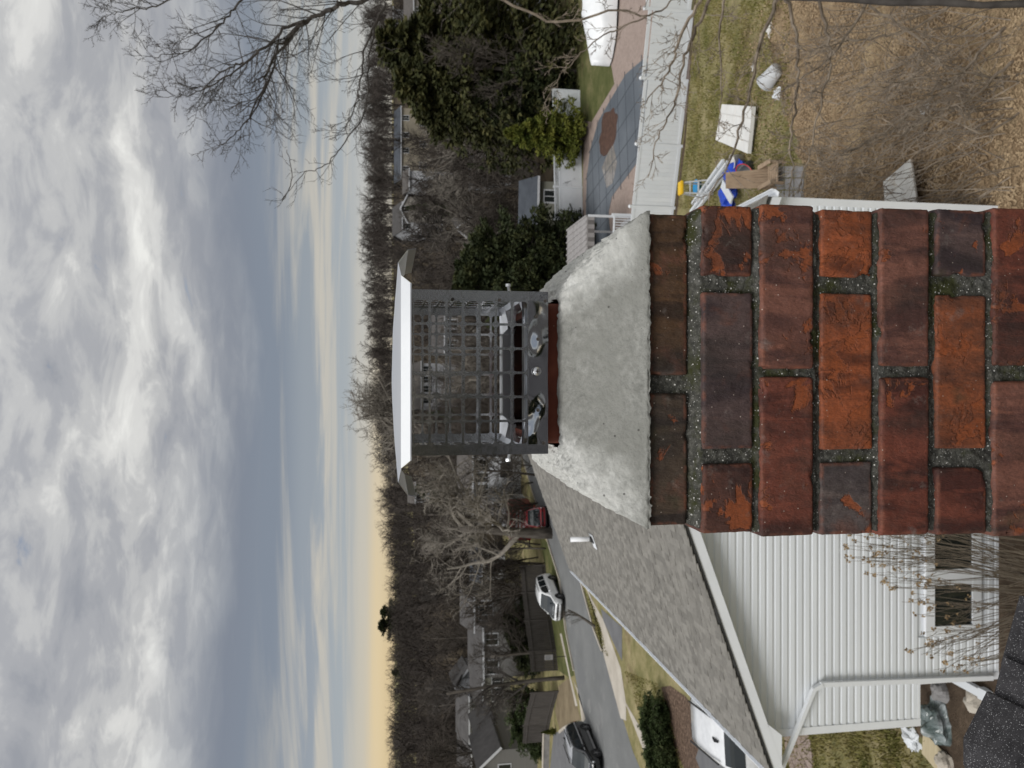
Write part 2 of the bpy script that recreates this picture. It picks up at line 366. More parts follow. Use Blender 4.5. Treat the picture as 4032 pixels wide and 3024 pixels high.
# ------------------------------------------------------------------ the chimney
CH = empty('chimney', (0.0, 1.12, CZ-1.6), label='weathered red brick chimney stack with grey mortar crown in the near foreground', cat='chimney')
YF = .916
def brick_mat():
    m = bpy.data.materials.new('old_brick'); m.use_nodes = True; t = m.node_tree; N = t.nodes; L = t.links; b = N['Principled BSDF']
    b.inputs['Roughness'].default_value = .62; b.inputs['Specular IOR Level'].default_value = .4
    tcn = N.new('ShaderNodeTexCoord'); oi = N.new('ShaderNodeObjectInfo')
    ml = N.new('ShaderNodeMath'); ml.operation = 'MULTIPLY'; ml.inputs[1].default_value = 31.0; L.new(oi.outputs['Random'], ml.inputs[0])
    ad = N.new('ShaderNodeVectorMath'); ad.operation = 'ADD'; L.new(tcn.outputs['Object'], ad.inputs[0]); L.new(ml.outputs[0], ad.inputs[1])
    def ns(sc, de, ro=.6, st=None, di=0.0):
        n = N.new('ShaderNodeTexNoise'); n.inputs['Scale'].default_value = sc; n.inputs['Detail'].default_value = de; n.inputs['Roughness'].default_value = ro
        n.inputs['Distortion'].default_value = di
        if st:
            mp = N.new('ShaderNodeMapping'); mp.inputs['Scale'].default_value = st; L.new(ad.outputs[0], mp.inputs[0]); L.new(mp.outputs[0], n.inputs[0])
        else: L.new(ad.outputs[0], n.inputs[0])
        return n.outputs['Fac']
    def rp(f, lo, hi, a=0.0, c=1.0):
        n = N.new('ShaderNodeMapRange'); n.inputs[1].default_value = lo; n.inputs[2].default_value = hi; n.inputs[3].default_value = a; n.inputs[4].default_value = c
        L.new(f, n.inputs[0]); return n.outputs[0]
    def mx(f, a, c, blend='MIX'):
        n = N.new('ShaderNodeMix'); n.data_type = 'RGBA'; n.blend_type = blend
        if isinstance(f, (int, float)): n.inputs[0].default_value = f
        else: L.new(f, n.inputs[0])
        for i, v in ((6, a), (7, c)):
            if isinstance(v, tuple): n.inputs[i].default_value = (*v, 1)
            else: L.new(v, n.inputs[i])
        return n.outputs[2]
    def mul(a, c):
        n = N.new('ShaderNodeMath'); n.operation = 'MULTIPLY'; L.new(a, n.inputs[0])
        if isinstance(c, float): n.inputs[1].default_value = c
        else: L.new(c, n.inputs[1])
        return n.outputs[0]
    col = oi.outputs['Color']
    # slow burnt bands across the length, then exposed orange body where the skin has gone, then soot, pale bloom, grains
    col = mx(mul(rp(ns(11, 4, .55, (1.9, 1, .45), .7), .45, .58), .8), col, mx(1.0, oi.outputs['Color'], (.26, .27, .36), 'MULTIPLY'))
    col = mx(mul(rp(ns(14, 5, .6, (2.2, 1, .35), .8), .57, .66), .6), col, mx(1.0, oi.outputs['Color'], (1.5, 1.45, 1.35), 'MULTIPLY'))
    col = mx(mul(rp(ns(15, 6, .6, None, .5), .56, .66), .55), col, (.16, .062, .040))
    og = N.new('ShaderNodeAttribute'); og.attribute_type = 'OBJECT'; og.attribute_name = 'chip'
    th = N.new('ShaderNodeMapRange'); th.inputs[1].default_value = 0; th.inputs[2].default_value = 1; th.inputs[3].default_value = .67; th.inputs[4].default_value = .38
    L.new(og.outputs['Fac'], th.inputs[0])
    sb = N.new('ShaderNodeMath'); sb.operation = 'SUBTRACT'; L.new(ns(17, 8, .62, None, .4), sb.inputs[0]); L.new(th.outputs[0], sb.inputs[1])
    chip = rp(sb.outputs[0], 0.0, .025)
    col = mx(mul(chip, .85), col, (.31, .080, .024))
    # worn arrises show the lighter body colour
    ed = N.new('ShaderNodeVertexColor'); ed.layer_name = 'edge'
    es = N.new('ShaderNodeSeparateColor'); L.new(ed.outputs[0], es.inputs[0])
    em = mul(es.outputs[0], rp(ns(45, 6, .6), .44, .60))
    col = mx(mul(em, .7), col, (.22, .075, .042))
    col = mx(mul(rp(ns(26, 7, .65), .62, .72), .45), col, (.22, .195, .18))
    col = mx(mul(rp(ns(11, 5, .6), .62, .72), .6), col, (.05, .045, .02))
    col = mx(mul(rp(ns(240, 3, .7), .35, .65), .35), col, (.03, .018, .015))
    vo = N.new('ShaderNodeTexVoronoi'); vo.inputs['Scale'].default_value = 75; L.new(ad.outputs[0], vo.inputs[0])
    col = mx(mul(rp(vo.outputs['Distance'], .05, .07, 1.0, 0.0), .8), col, (.5, .42, .36))
    # rain and soot stains that run over brick after brick
    gp = N.new('ShaderNodeNewGeometry'); mpw = N.new('ShaderNodeMapping'); mpw.inputs['Scale'].default_value = (1.6, 1.6, .5); L.new(gp.outputs['Position'], mpw.inputs[0])
    nw = N.new('ShaderNodeTexNoise'); nw.inputs['Scale'].default_value = 9; nw.inputs['Detail'].default_value = 7; nw.inputs['Roughness'].default_value = .65; L.new(mpw.outputs[0], nw.inputs[0])
    col = mx(mul(rp(nw.outputs['Fac'], .48, .64), .62), col, (.030, .024, .021))
    nw2 = N.new('ShaderNodeTexNoise'); nw2.inputs['Scale'].default_value = 34; nw2.inputs['Detail'].default_value = 9; nw2.inputs['Roughness'].default_value = .75; L.new(gp.outputs['Position'], nw2.inputs[0])
    col = mx(mul(rp(nw2.outputs['Fac'], .60, .70), .35), col, (.26, .235, .21))
    L.new(col, b.inputs['Base Color'])
    b1 = N.new('ShaderNodeBump'); b1.inputs['Strength'].default_value = .8; b1.inputs['Distance'].default_value = .0035; L.new(ns(160, 8, .7, (1, 1, .45)), b1.inputs['Height'])
    b2 = N.new('ShaderNodeBump'); b2.inputs['Strength'].default_value = .6; b2.inputs['Distance'].default_value = .004; b2.invert = True
    L.new(chip, b2.inputs['Height']); L.new(b1.outputs[0], b2.inputs['Normal']); L.new(b2.outputs[0], b.inputs['Normal'])
    return m
M['brick'] = brick_mat()
def brick(a, b, n, col, chip, seed, parent=CH, amp=.0012, rr=.0030):
    """rounded, slightly lumpy brick between corners a and b; n = divisions"""
    a = Vector(a); b = Vector(b); c = (a+b)/2; h = (b-a)/2
    vid = {}; V = []; E = []
    def vert(i, j, k):
        key = (i, j, k)
        if key in vid: return vid[key]
        p = Vector((-h.x+2*h.x*i/n[0], -h.y+2*h.y*j/n[1], -h.z+2*h.z*k/n[2]))
        w = p+c+Vector((seed*3.1, 0, 0))
        r = rr*(1.0+1.3*max(0, mnoise.noise(w*60)+.05)+1.2*max(0, mnoise.noise(w*150)))
        q = Vector([max(-h[d]+r, min(h[d]-r, p[d])) for d in range(3)])
        dd = p-q
        nrm = dd.normalized() if dd.length > 1e-7 else Vector((0,0,0))
        if dd.length > 1e-7: p = q+nrm*r
        p = p+nrm*(amp*(mnoise.noise(w*18)*.5+mnoise.noise(w*60)*.6+mnoise.noise(w*170)*.35))
        ck = mnoise.noise(w*26+Vector((9,4,1)))
        if dd.length > 1e-7 and ck > .38 and sum(1 for t_ in range(3) if abs(dd[t_]) > 1e-5) >= 2: p = p-nrm*(ck-.38)*.022
        e = sum(1 for d in range(3) if abs(p[d]) > h[d]-.0050)
        vid[key] = len(V); V.append(p); E.append(1.0 if e >= 2 else 0.0)
        return vid[key]
    F = []
    nx, ny, nz = n
    for i in range(nx):
        for k in range(nz):
            F.append((vert(i,0,k), vert(i+1,0,k), vert(i+1,0,k+1), vert(i,0,k+1)))
            F.append((vert(i,ny,k), vert(i,ny,k+1), vert(i+1,ny,k+1), vert(i+1,ny,k)))
    for i in range(nx):
        for j in range(ny):
            F.append((vert(i,j,0), vert(i,j+1,0), vert(i+1,j+1,0), vert(i+1,j,0)))
            F.append((vert(i,j,nz), vert(i+1,j,nz), vert(i+1,j+1,nz), vert(i,j+1,nz)))
    for j in range(ny):
        for k in range(nz):
            F.append((vert(0,j,k), vert(0,j,k+1), vert(0,j+1,k+1), vert(0,j+1,k)))
            F.append((vert(nx,j,k), vert(nx,j+1,k), vert(nx,j+1,k+1), vert(nx,j,k+1)))
    me = bpy.data.meshes.new('brick'); me.from_pydata([tuple(p) for p in V], [], F); me.materials.append(M['brick'])
    me.polygons.foreach_set('use_smooth', [True]*len(F))
    ca = me.color_attributes.new('edge', 'FLOAT_COLOR', 'POINT')
    ca.data.foreach_set('color', np.array([[e, e, e, 1] for e in E], dtype=np.float32).ravel())
    me.update()
    ob = bpy.data.objects.new('brick', me); COL.objects.link(ob); ob.parent = parent
    ob.location = c-Vector(parent.location); ob.color = (*col, 1); ob['chip'] = float(chip)
    return ob
OLV, GRB, PUR, DRK, RGR, DRD, ORG, GRP, ORB = (.085,.044,.020), (.072,.050,.034), (.105,.068,.064), (.095,.038,.027), (.215,.090,.064), (.175,.050,.031), (.34,.090,.032), (.110,.086,.082), (.285,.083,.032)
COURSES = [  # image x range, then bricks (image y range, colour, bare-body amount)
 (2553, 2708, .018, [(842,1478,OLV,.15), (1549,2070,GRB,.12)]),
 (2765, 2966, .0, [(806,1088,DRK,.62), (1150,1770,PUR,.10), (1824,2100,DRK,.45)]),
 (2996, 3205, -.003, [(804,1453,RGR,.25), (1483,2112,DRD,.25)]),
 (3232, 3438, .001, [(824,1093,ORG,.7), (1153,1772,ORG,.55), (1819,2107,GRP,.2)]),
 (3467, 3660, -.001, [(820,1443,RGR,.2), (1486,2108,DRD,.22)]),
 (3688, 3886, .002, [(823,1088,PUR,.2), (1160,1768,ORB,.45), (1841,2105,DRD,.12)]),
 (3915, 4115, 0.0, [(818,1440,DRD,.45), (1500,2112,RGR,.25)]),
 (4145, 4355, 0.0, [(822,1085,ORG,.3), (1150,1765,PUR,.3), (1822,2112,DRD,.3)]),
 (4390, 4620, 0.0, [(820,1450,DRD,.3), (1490,2112,ORG,.3)]),
]
DEP = .42
sd_ = 0
front_edges = []
for ci, (xa, xb, inset, row) in enumerate(COURSES):
    zt = atY(xa, 1500, YF+inset).z; zb = atY(xb, 1500, YF+inset).z
    stretch = len(row) == 2
    near = ci < 7
    xl = atY((xa+xb)/2, row[-1][1], YF+inset).x; xr = atY((xa+xb)/2, row[0][0], YF+inset).x
    front_edges.append((zt, zb, xl, xr))
    for bi, (ya, yb, colr, chip) in enumerate(row):
        sd_ += 1
        x1 = atY((xa+xb)/2, ya, YF+inset).x; x0 = atY((xa+xb)/2, yb, YF+inset).x
        corner = bi in (0, len(row)-1)
        dep = .098 if (stretch or not corner) else .205
        dy = random.uniform(-.0012, .0012)
        L_ = x1-x0
        brick((x0, YF+inset+dy, zb), (x1, YF+inset+dep, zt), (max(20, int(L_/.0032)) if near else 16, 16 if corner else 8, 22 if near else 6), colr, chip, sd_)
    # side and back faces
    yb0 = YF+DEP-inset
    pal = [DRD, RGR, ORG, PUR, DRK, ORB]
    for side in (-1, 1):
        xe = xl if side < 0 else xr
        segs = [(YF+.11, YF+.31)] if stretch else []
        x_in = xe-side*.097
        for (s0, s1) in segs:
            sd_ += 1; lo, hi = sorted((xe-side*.001, x_in))
            brick((lo, s0, zb), (hi, s1, zt), (8, 24, 12), random.choice(pal), random.uniform(.1,.5), sd_)
        sd_ += 1
        if not stretch:
            lo, hi = sorted((xe, x_in)); brick((lo, YF+.217, zb), (hi, yb0, zt), (8, 24, 12), random.choice(pal), .3, sd_)
    xm = (xl+xr)/2
    if stretch:
        for lo, hi in ((xl, xm-.006), (xm+.006, xr)):
            sd_ += 1; brick((lo, YF+.322, zb), (hi, yb0, zt), (16, 6, 6), random.choice(pal), .3, sd_)
    else:
        sd_ += 1; brick((xl+.11, yb0-.097, zb), (xr-.11, yb0-.001, zt), (16, 6, 6), random.choice(pal), .3, sd_)
# mortar bed: lumpy recessed face behind the bricks, dense in front
zT = atY(2548, 1500, YF).z-.004; zB = front_edges[-1][1]-.01
def prof(z):
    """left x, right x, front y of the mortar face at height z"""
    best = min(front_edges, key=lambda e: 0 if e[1] <= z <= e[0] else min(abs(z-e[0]), abs(z-e[1])))
    i = front_edges.index(best); a = COURSES[i][2]
    if i == 0: f = YF+a
    else: f = YF+a
    if i == 1 and z > best[0]: t = min(1, (z-best[0])/.016); f = YF+.018*t
    if i == 0 and z < best[1]: t = min(1, (best[1]-z)/.014); f = YF+.018*(1-t)+.0*t
    return best[2], best[3], f
mb = MB(); nx, nz = 165, 250; ny = 40
for k in range(nz+1):
    z = zB+(zT-zB)*k/nz; xl, xr, f = prof(z)
    xl += .006; xr -= .006; f += .0065; bk = YF+DEP-.006
    ring = [(xl, bk-(bk-f)*j/ny, 0) for j in range(ny)] + [(xl+(xr-xl)*i/nx, f, 1) for i in range(nx)] + [(xr, f+(bk-f)*j/ny, 2) for j in range(ny)] + [(xr-(xr-xl)*i/20, bk, 3) for i in range(20)]
    for (x, y, s) in ring:
        p = Vector((x, y, z))
        d = .0034*mnoise.noise(p*42)+.0024*mnoise.noise(p*130)+.0012*mnoise.noise(p*420)
        if s == 1: y += d-.001 + .006*max(0, mnoise.noise(p*24)-.38)*2
        elif s == 0: x += d
        elif s == 2: x -= d
        mb.v.append((x, y, z))
n = 2*ny+nx+20
for k in range(nz):
    for i in range(n): j = (i+1) % n; mb.f.append((k*n+i, k*n+j, (k+1)*n+j, (k+1)*n+i))
mb.build('mortar', M['mortar'], CH, smooth=True)

# crown: sloped cement wash, ragged lower edge, lumpy shoulders
z_lo = atY(2546, 1500, YF+.012).z; FX0, FX1, FY0, FY1 = -.0825, .112, 1.035, 1.232
z_hi = atY(2196, 1500, FY0).z
xl0, xr0 = front_edges[0][2]-.001, front_edges[0][3]+.001; yf0, yb0 = YF+.011, YF+DEP-.018
mb = MB(); per = []
NS = 150
for i in range(NS): per.append((i/NS, 0))
for i in range(NS): per.append((1, i/NS))
for i in range(NS): per.append((1-i/NS, 1))
for i in range(NS): per.append((0, 1-i/NS))
NR = 84; PALER = []
for r in range(NR+1):
    t = r/NR
    for ip, (a, b) in enumerate(per):
        bx = xl0+(xr0-xl0)*a; by = yf0+(yb0-yf0)*b
        tx = FX0-.006+(FX1-FX0+.012)*a; ty = FY0-.006+(FY1-FY0+.012)*b
        # rounded corners lower down
        side = abs(a-.5)*2; fr = abs(b-.5)*2
        if r <= 3:                       # short vertical lip over the brick
            tt = 0.0; lip = (3-r)/3
        else: tt = (r-3)/(NR-3); lip = 0
        x = bx+(tx-bx)*tt; y = by+(ty-by)*tt
        leftish = max(0., 1-2*a)
        bulge = .020*math.sin(math.pi*tt)*(.55+.75*(leftish if b not in (0,) or True else 0))
        z = z_lo+(z_hi-z_lo)*tt+bulge
        p = Vector((x, y, z))
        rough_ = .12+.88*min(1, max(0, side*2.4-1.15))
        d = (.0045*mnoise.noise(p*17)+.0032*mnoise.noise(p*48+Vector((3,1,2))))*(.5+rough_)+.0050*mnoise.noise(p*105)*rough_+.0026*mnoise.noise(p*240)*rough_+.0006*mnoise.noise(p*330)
        z += d*min(1, tt*6)
        if lip > 0 or r == 3:
            rag = .0022*mnoise.noise(Vector((ip*.13, 2.2, 0)))+.0024*mnoise.noise(Vector((ip*.43, 7.2, 0)))+.0026*mnoise.noise(Vector((ip*.97, 9.2, 0)))
            rag *= .25+1.5*abs(mnoise.noise(Vector((ip*.045, 5.5, 0))))
            z -= lip*(.004+max(-.003, rag))
            ox = (x-(xl0+xr0)/2); oy = (y-(yf0+yb0)/2)
            g = 1+.010*mnoise.noise(Vector((ip*.33, 4, r*.5)))+.004
            x = (xl0+xr0)/2+ox*g; y = (yf0+yb0)/2+oy*g
        mb.v.append((x, y, z)); PALER.append(min(1., max(0., rough_*1.6-.45+.5*mnoise.noise(p*30)+.3*mnoise.noise(p*90)))*min(1, tt*5))
n = len(per)
for r in range(NR):
    for i in range(n): j = (i+1) % n; mb.f.append((r*n+i, r*n+j, (r+1)*n+j, (r+1)*n+i))
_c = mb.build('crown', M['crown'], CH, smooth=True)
_ca = _c.data.color_attributes.new('dry', 'FLOAT_COLOR', 'POINT'); _ca.data.foreach_set('color', np.array([[d_, d_, d_, 1] for d_ in PALER], dtype=np.float32).ravel())
# clay flue liner standing in the crown
mb = MB(); zfb, zft = z_hi-.05, z_hi+.034
def rrect(x0, x1, y0, y1, r, k=6):
    P = []
    for cx, cy, s in ((x1-r, y1-r, 0), (x0+r, y1-r, 90), (x0+r, y0+r, 180), (x1-r, y0+r, 270)):
        for i in range(k+1):
            t = R(s+90*i/k); P.append((cx+r*math.cos(t), cy+r*math.sin(t)))
    return P
rings = [(0, zfb, .016), (0, zft-.006, .016), (.004, zft, .016), (.014, zft, .012)]
for inset, z, r in rings:
    for (x, y) in rrect(FX0+inset, FX1-inset, FY0+inset, FY1-inset, r): mb.v.append((x, y, z+.0012*mnoise.noise(Vector((x*60, y*60, z*60)))))
n = 28
for k in range(len(rings)-1):
    for i in range(n): j = (i+1) % n; mb.f.append((k*n+i, k*n+j, (k+1)*n+j, (k+1)*n+i))
FLU = mb.build('flue_liner', M['clay'], CH, smooth=True)
M['soot'] = mat('soot', [(.3, (.012,.006,.005)), (.6, (.035,.012,.008)), (.8, (.075,.022,.013))], scale=20, detail=8, rough=.95, bump=.5, bscale=60)
mb = MB(); rings = [(.0139, zft, .012), (.018, zft-.004, .01), (.018, zfb-.5, .01)]
for inset, z, r in rings:
    for (x, y) in rrect(FX0+inset, FX1-inset, FY0+inset, FY1-inset, r): mb.v.append((x, y, z))
for k in range(2):
    for i in range(n): j = (i+1) % n; mb.f.append((k*n+i, k*n+j, (k+1)*n+j, (k+1)*n+i))
mb.f.append(tuple(2*n+i for i in range(n)))
mb.build('sooty_lining', M['soot'], FLU, smooth=True)

# ------------------------------------------------------------------ stainless chimney cap on the flue
cx, cy = .0150, 1.117
hb = .1075
zcb = atY(2158, 1500, cy-hb).z; zct = atY(1590, 1500, cy-hb).z
CAP = empty('flue_cowl', (cx, cy, zcb), label='square stainless steel chimney cap with punched grid sides and flat lid', cat='chimney cap')
PW = hb; th = .0011
zband = atY(2080, 1500, cy-hb).z
def panel(nrm):
    """one punched side: returns mesh in local panel coordinates mapped to its side"""
    mb = MB(); cols, rows = 6, 7
    w0 = PW-.0115
    pw = 2*w0/cols; ph = (zct-.004-zband)/7.35
    bar = .0016
    def cell(x0, x1, z0, z1):
        hx0, hx1, hz0, hz1 = x0+bar, x1-bar, z0+bar, z1-bar
        inner = rrect(hx0, hx1, hz0, hz1, .0042, 4); cxx, czz = (x0+x1)/2, (z0+z1)/2
        outer = []
        for (a, b) in inner:
            dx_, dz_ = a-cxx, b-czz; s = min((x1-cxx)/max(abs(dx_), 1e-9), (z1-czz)/max(abs(dz_), 1e-9)); outer.append((cxx+dx_*s, czz+dz_*s))
        k = len(inner); o = len(mb.v)
        for dth in (-th/2, th/2):
            for (a, b) in outer: mb.v.append((a, dth, b))
            for (a, b) in inner: mb.v.append((a, dth, b))
        for i in range(k):
            j = (i+1) % k
            mb.f.append((o+i, o+j, o+k+j, o+k+i)); mb.f.append((o+2*k+i, o+3*k+i, o+3*k+j, o+2*k+j)); mb.f.append((o+k+i, o+k+j, o+3*k+j, o+3*k+i))
        # square outer corners
        for sx in (0, 1):
            for sz in (0, 1):
                X = (x0, x1)[sx]; Z = (z0, z1)[sz]
                idx = [i for i in range(k) if abs(outer[i][0]-X) < 1e-6]; jdx = [i for i in range(k) if abs(outer[i][1]-Z) < 1e-6]
                if not idx or not jdx: continue
                i = min(idx, key=lambda q: abs(outer[q][1]-Z)); j = min(jdx, key=lambda q: abs(outer[q][0]-X))
                if i != j:
                    for dth in (-th/2, th/2): mb.add([(outer[i][0], dth, outer[i][1]), (X, dth, Z), (outer[j][0], dth, outer[j][1])], [(0,1,2)])
    for c in range(cols):
        z = zband-zcb
        for r in range(8):
            h = ph if r < 7 else ph*.35
            if r < 7: cell(-w0+c*pw, -w0+(c+1)*pw, z, z+h)
            else: mb.box((-w0+c*pw, -th/2, z), (-w0+c*pw+bar*1.2, th/2, z+h)); mb.box((-w0+c*pw, -th/2, z+h*.3), (-w0+(c+1)*pw, th/2, z+h))
            z += h
    return mb
EXTRA = .02
pm = panel(0)
def side_xf(k):
    a = k*math.pi/2; c, s = math.cos(a), math.sin(a)
    return lambda p: (p[0]*c-(p[1]-PW)*s, p[0]*s+(p[1]-PW)*c, p[2])
def put(mbx, k, name, mt, parent, smooth=False):
    f = side_xf(k); m2 = MB(); m2.v = [f(p) for p in mbx.v]; m2.f = list(mbx.f)
    return m2.build(name, mt, parent, world=False, smooth=smooth)
for k in range(4):
    sc = put(pm, k, 'screen_panel', M['steel'], CAP)
    bd = MB(); nb = 60; zz = zband-zcb          # solid lower band, very slightly rippled sheet
    for i in range(nb+1):
        x = -PW+.0006+(2*PW-.0012)*i/nb
        for j in range(9):
            z = zz*j/8; d = .0040*mnoise.noise(Vector((x*24, k*3.1+1.7, z*42)))
            bd.v.append((x, d*min(1, 3*min(i, nb-i)/nb*2), z))
    for i in range(nb):
        for j in range(8): bd.f.append((i*9+j, (i+1)*9+j, (i+1)*9+j+1, i*9+j+1))
    put(bd, k, 'base_band', M['steel_mirror'], sc, smooth=True)
    st = MB(); st.box((-PW, -th*.9, 0), (-PW+.0118, th*.9, zct-zcb)); put(st, k, 'corner_strip', M['steel'], sc)
    st = MB(); st.box((PW-.0118, -th*.9, 0), (PW, th*.9, zct-zcb)); put(st, k, 'corner_strip', M['steel'], sc)
    for (hx, hz) in ((-.094, .006), (.096, .004), (.096, .066), (.096, .128), (-.05, .014), (.045, .014), (.075, .016)):
        rv = MB(); rv.lathe([(.0024, -.0012), (.0024, -.0017), (.0012, -.0017), (.0011, -.0009)], 10, (hx, 0, hz), 'Y'); put(rv, k, 'rivet_hole', M['twig_dark'], sc)
# screws: one facing the camera, one each side
def screw(k, x, z, out, tilt=0.0):
    mb = MB(); mb.tube([(x, .012, z), (x, -out, z+tilt)], .0017, 8)
    if out < .01:
        mb.lathe([(.0056, -out), (.0056, -out-.0006), (.0045, -out-.0022), (.002, -out-.003)], 16, (x, 0, z), 'Y')
    else:
        mb.lathe([(.0038, -out), (.0038, -out-.004)], 6, (x, 0, z+tilt), 'Y')
        for i in range(int(out/.0012)): mb.lathe([(.0021, -.0012*i-.001), (.0024, -.0012*i-.0014), (.0021, -.0012*i-.0018)], 8, (x, 0, z+tilt*(.0012*i)/out), 'Y')
    o = put(mb, k, 'screw', M['steel_bright'], CAP, smooth=False)
    if out < .01:
        c = MB(); c.box((x-.0028, -out-.0032, z-.0006), (x+.0028, -out-.0029, z+.0006)); c.box((x-.0006, -out-.0032, z-.0028), (x+.0006, -out-.0029, z+.0028))
        put(c, k, 'cross_slot', M['twig_dark'], o)
screw(0, .002, .0155, .0022); screw(1, -.012, .0335, .019, .006); screw(3, .012, .0335, .016, .006); screw(2, 0, .0155, .0022)
# inner collar: folded bright tabs round the flue mouth
mb = MB(); zi = .030
for k in range(4):
    f = side_xf(k); m2 = MB()
    for sgn in (-1, 1):
        m2.add([(sgn*(PW-.002), .003, zi+.006), (sgn*(PW-.046), .003, zi+.004), (sgn*(PW-.036), .030, zi-.004), (sgn*(PW-.002), .046, zi)], [(0,1,2,3)])
        m2.add([(sgn*(PW-.046), .003, zi+.004), (sgn*(PW-.036), .030, zi-.004), (sgn*(PW-.036), .030, zi-.016), (sgn*(PW-.046), .004, zi-.018)], [(0,1,2,3)])
    m2.add([(-PW+.002, .0025, zi+.005), (PW-.002, .0025, zi+.005), (PW-.02, .0095, zi+.001), (-PW+.02, .0095, zi+.001)], [(0,1,2,3)])
    m2.add([(-PW+.02, .0095, zi+.001), (PW-.02, .0095, zi+.001), (PW-.02, .009, zi-.02), (-PW+.02, .009, zi-.02)], [(0,1,2,3)])
    mb.add([f(p) for p in m2.v], m2.f)
mb.build('inner_collar', M['steel_bright'], CAP, world=False)
# lid: creased sheet with clipped corners, folded front/back lips and sloped side flaps with hems
lid = MB()
def zrel(xpx, Y): return atY(xpx, 1500, Y).z-zcb
hy = .160; zf = zrel(1580, cy-hy); zlp = zrel(1617, cy-hy-.012)
zs = zf+.004; zc_ = zf+.011
P = {'c': (0, 0, zc_)}
top = [(-.119, -hy, zf), (.119, -hy, zf), (.141, -.118, zs-.001), (.141, .118, zs-.001), (.119, hy, zf), (-.119, hy, zf), (-.141, .118, zs-.001), (-.141, -.118, zs-.001)]
sub = 10; rings_ = []
for r in range(sub+1):
    t = r/sub
    for q in range(8):
        a = Vector(top[q]); b = Vector(top[(q+1) % 8])
        for s_ in range(8):
            e = a+(b-a)*(s_/8); x, y = e.x*t, e.y*t
            z = zc_+(e.z-zc_)*(t**1.6)+.0010*mnoise.noise(Vector((x*24, y*24, 1)))*(1-t**4)
            lid.v.append((x, y, z))
n = 64
for r in range(sub):
    for i in range(n): j = (i+1) % n; lid.f.append((r*n+i, r*n+j, (r+1)*n+j, (r+1)*n+i))
lo_ = lid.build('lid', M['steel_bright'], CAP, world=False, smooth=True)
def flap(pts, name):
    m = MB()
    a = [Vector(p) for p in pts]; nrm = (a[1]-a[0]).cross(a[2]-a[0]).normalized()*.0006
    m.add([p+nrm for p in a]+[p-nrm for p in a], [(0,1,2,3), (7,6,5,4), (0,4,5,1), (1,5,6,2), (2,6,7,3), (3,7,4,0)]); return m.build(name, M['steel_bright'], lo_, world=False)
for s_ in (-1, 1):
    flap([(-.119, s_*hy, zf), (.119, s_*hy, zf), (.1085, s_*(hy+.012), zlp), (-.1085, s_*(hy+.012), zlp)], 'lip')
    flap([(-.1085, s_*(hy+.0122), zlp-.0003), (.1085, s_*(hy+.0122), zlp-.0003), (.108, s_*(hy+.003), zlp-.001), (-.108, s_*(hy+.003), zlp-.001)], 'hem')
    flap([(s_*.141, -.118, zs-.001), (s_*.141, .118, zs-.001), (s_*.1585, .112, zs-.013), (s_*.1585, -.112, zs-.013)], 'side_flap')
    flap([(s_*.1587, -.112, zs-.0132), (s_*.1587, .112, zs-.0132), (s_*.1615, .108, zs-.024), (s_*.1615, -.108, zs-.024)], 'hem')

# ------------------------------------------------------------------ the roof the picture was taken from
RX, RZ, RYE, RS = -.84, CZ-1.325, 1.56, .36
OWN = empty('house', (RX, -2.0, 0), label='house under the camera with charcoal asphalt shingle roof and ridge corner', cat='house')
mb = MB()
for s_ in (-1, 1):
    e = 5.2
    mb.add([(RX, -9, RZ-.012), (RX, RYE-.02, RZ-.012), (RX+s_*e, RYE-.02, RZ-.012-RS*e), (RX+s_*e, -9, RZ-.012-RS*e),
            (RX, -9, RZ-.10), (RX, RYE-.02, RZ-.10), (RX+s_*e, RYE-.02, RZ-.10-RS*e), (RX+s_*e, -9, RZ-.10-RS*e)],
           [(0,1,2,3), (4,7,6,5), (0,4,5,1), (1,5,6,2), (2,6,7,3), (3,7,4,0)])
deck = mb.build('roof_deck', M['twig_dark'], OWN)
mb = MB(); mb.add([(RX-4.8, RYE-.3, 0), (RX+4.8, RYE-.3, 0), (RX+4.8, RYE-.3, RZ-.1-RS*4.8), (RX, RYE-.3, RZ-.11), (RX-4.8, RYE-.3, RZ-.1-RS*4.8),
   (RX-4.8, -8.7, 0), (RX+4.8, -8.7, 0), (RX+4.8, -8.7, RZ-.1-RS*4.8), (RX, -8.7, RZ-.11), (RX-4.8, -8.7, RZ-.1-RS*4.8)],
   [(0,1,2,3,4), (9,8,7,6,5), (0,5,6,1), (1,6,7,2), (2,7,8,3), (3,8,9,4), (4,9,5,0)])
mb.build('wall', M['siding'], OWN)
rs_ = random.Random(3)
def own_tab(s_, dn, y0, y1, lift, exp=.145):
    """one shingle tab: dn = distance down the slope from the ridge"""
    c = 1/math.hypot(1, RS); ax = Vector((s_*c, 0, -RS*c)); up = Vector((s_*RS*c, 0, c))
    o = Vector((RX, 0, RZ)); m = MB()
    a = o+ax*dn+up*(.002); b = o+ax*(dn+exp+.02)+up*(.009+lift)
    v = []
    for p, k in ((a, 0), (b, 0)):
        v += [p+Vector((0, y0, 0)), p+Vector((0, y1, 0))]
    lo = [p-up*.006 for p in v]
    m.add(v+lo, [(0,1,3,2), (4,6,7,5), (2,3,7,6), (0,2,6,4), (1,5,7,3), (0,4,5,1)])
    return m
far = MB(); cnt = 0
for s_ in (1, -1):
    for r in range(34):
        y = RYE+.012*math.sin(r*1.7)+.0
        while y > -8.8:
            w = rs_.choice((.17, .22, .30, .13)); lift = rs_.choice((0, 0, .004))
            m = own_tab(s_, .06+r*.145, max(y-w+.004, -9), y, lift)
            if y > .2 and r < 7: m.build('shingle', M['roof_dark'], OWN); cnt += 1
            else: far.add(m.v, m.f)
            y -= w
tag(far.build('shingles', M['roof_dark'], OWN), kind='stuff')
y = RYE+.015; k = 0
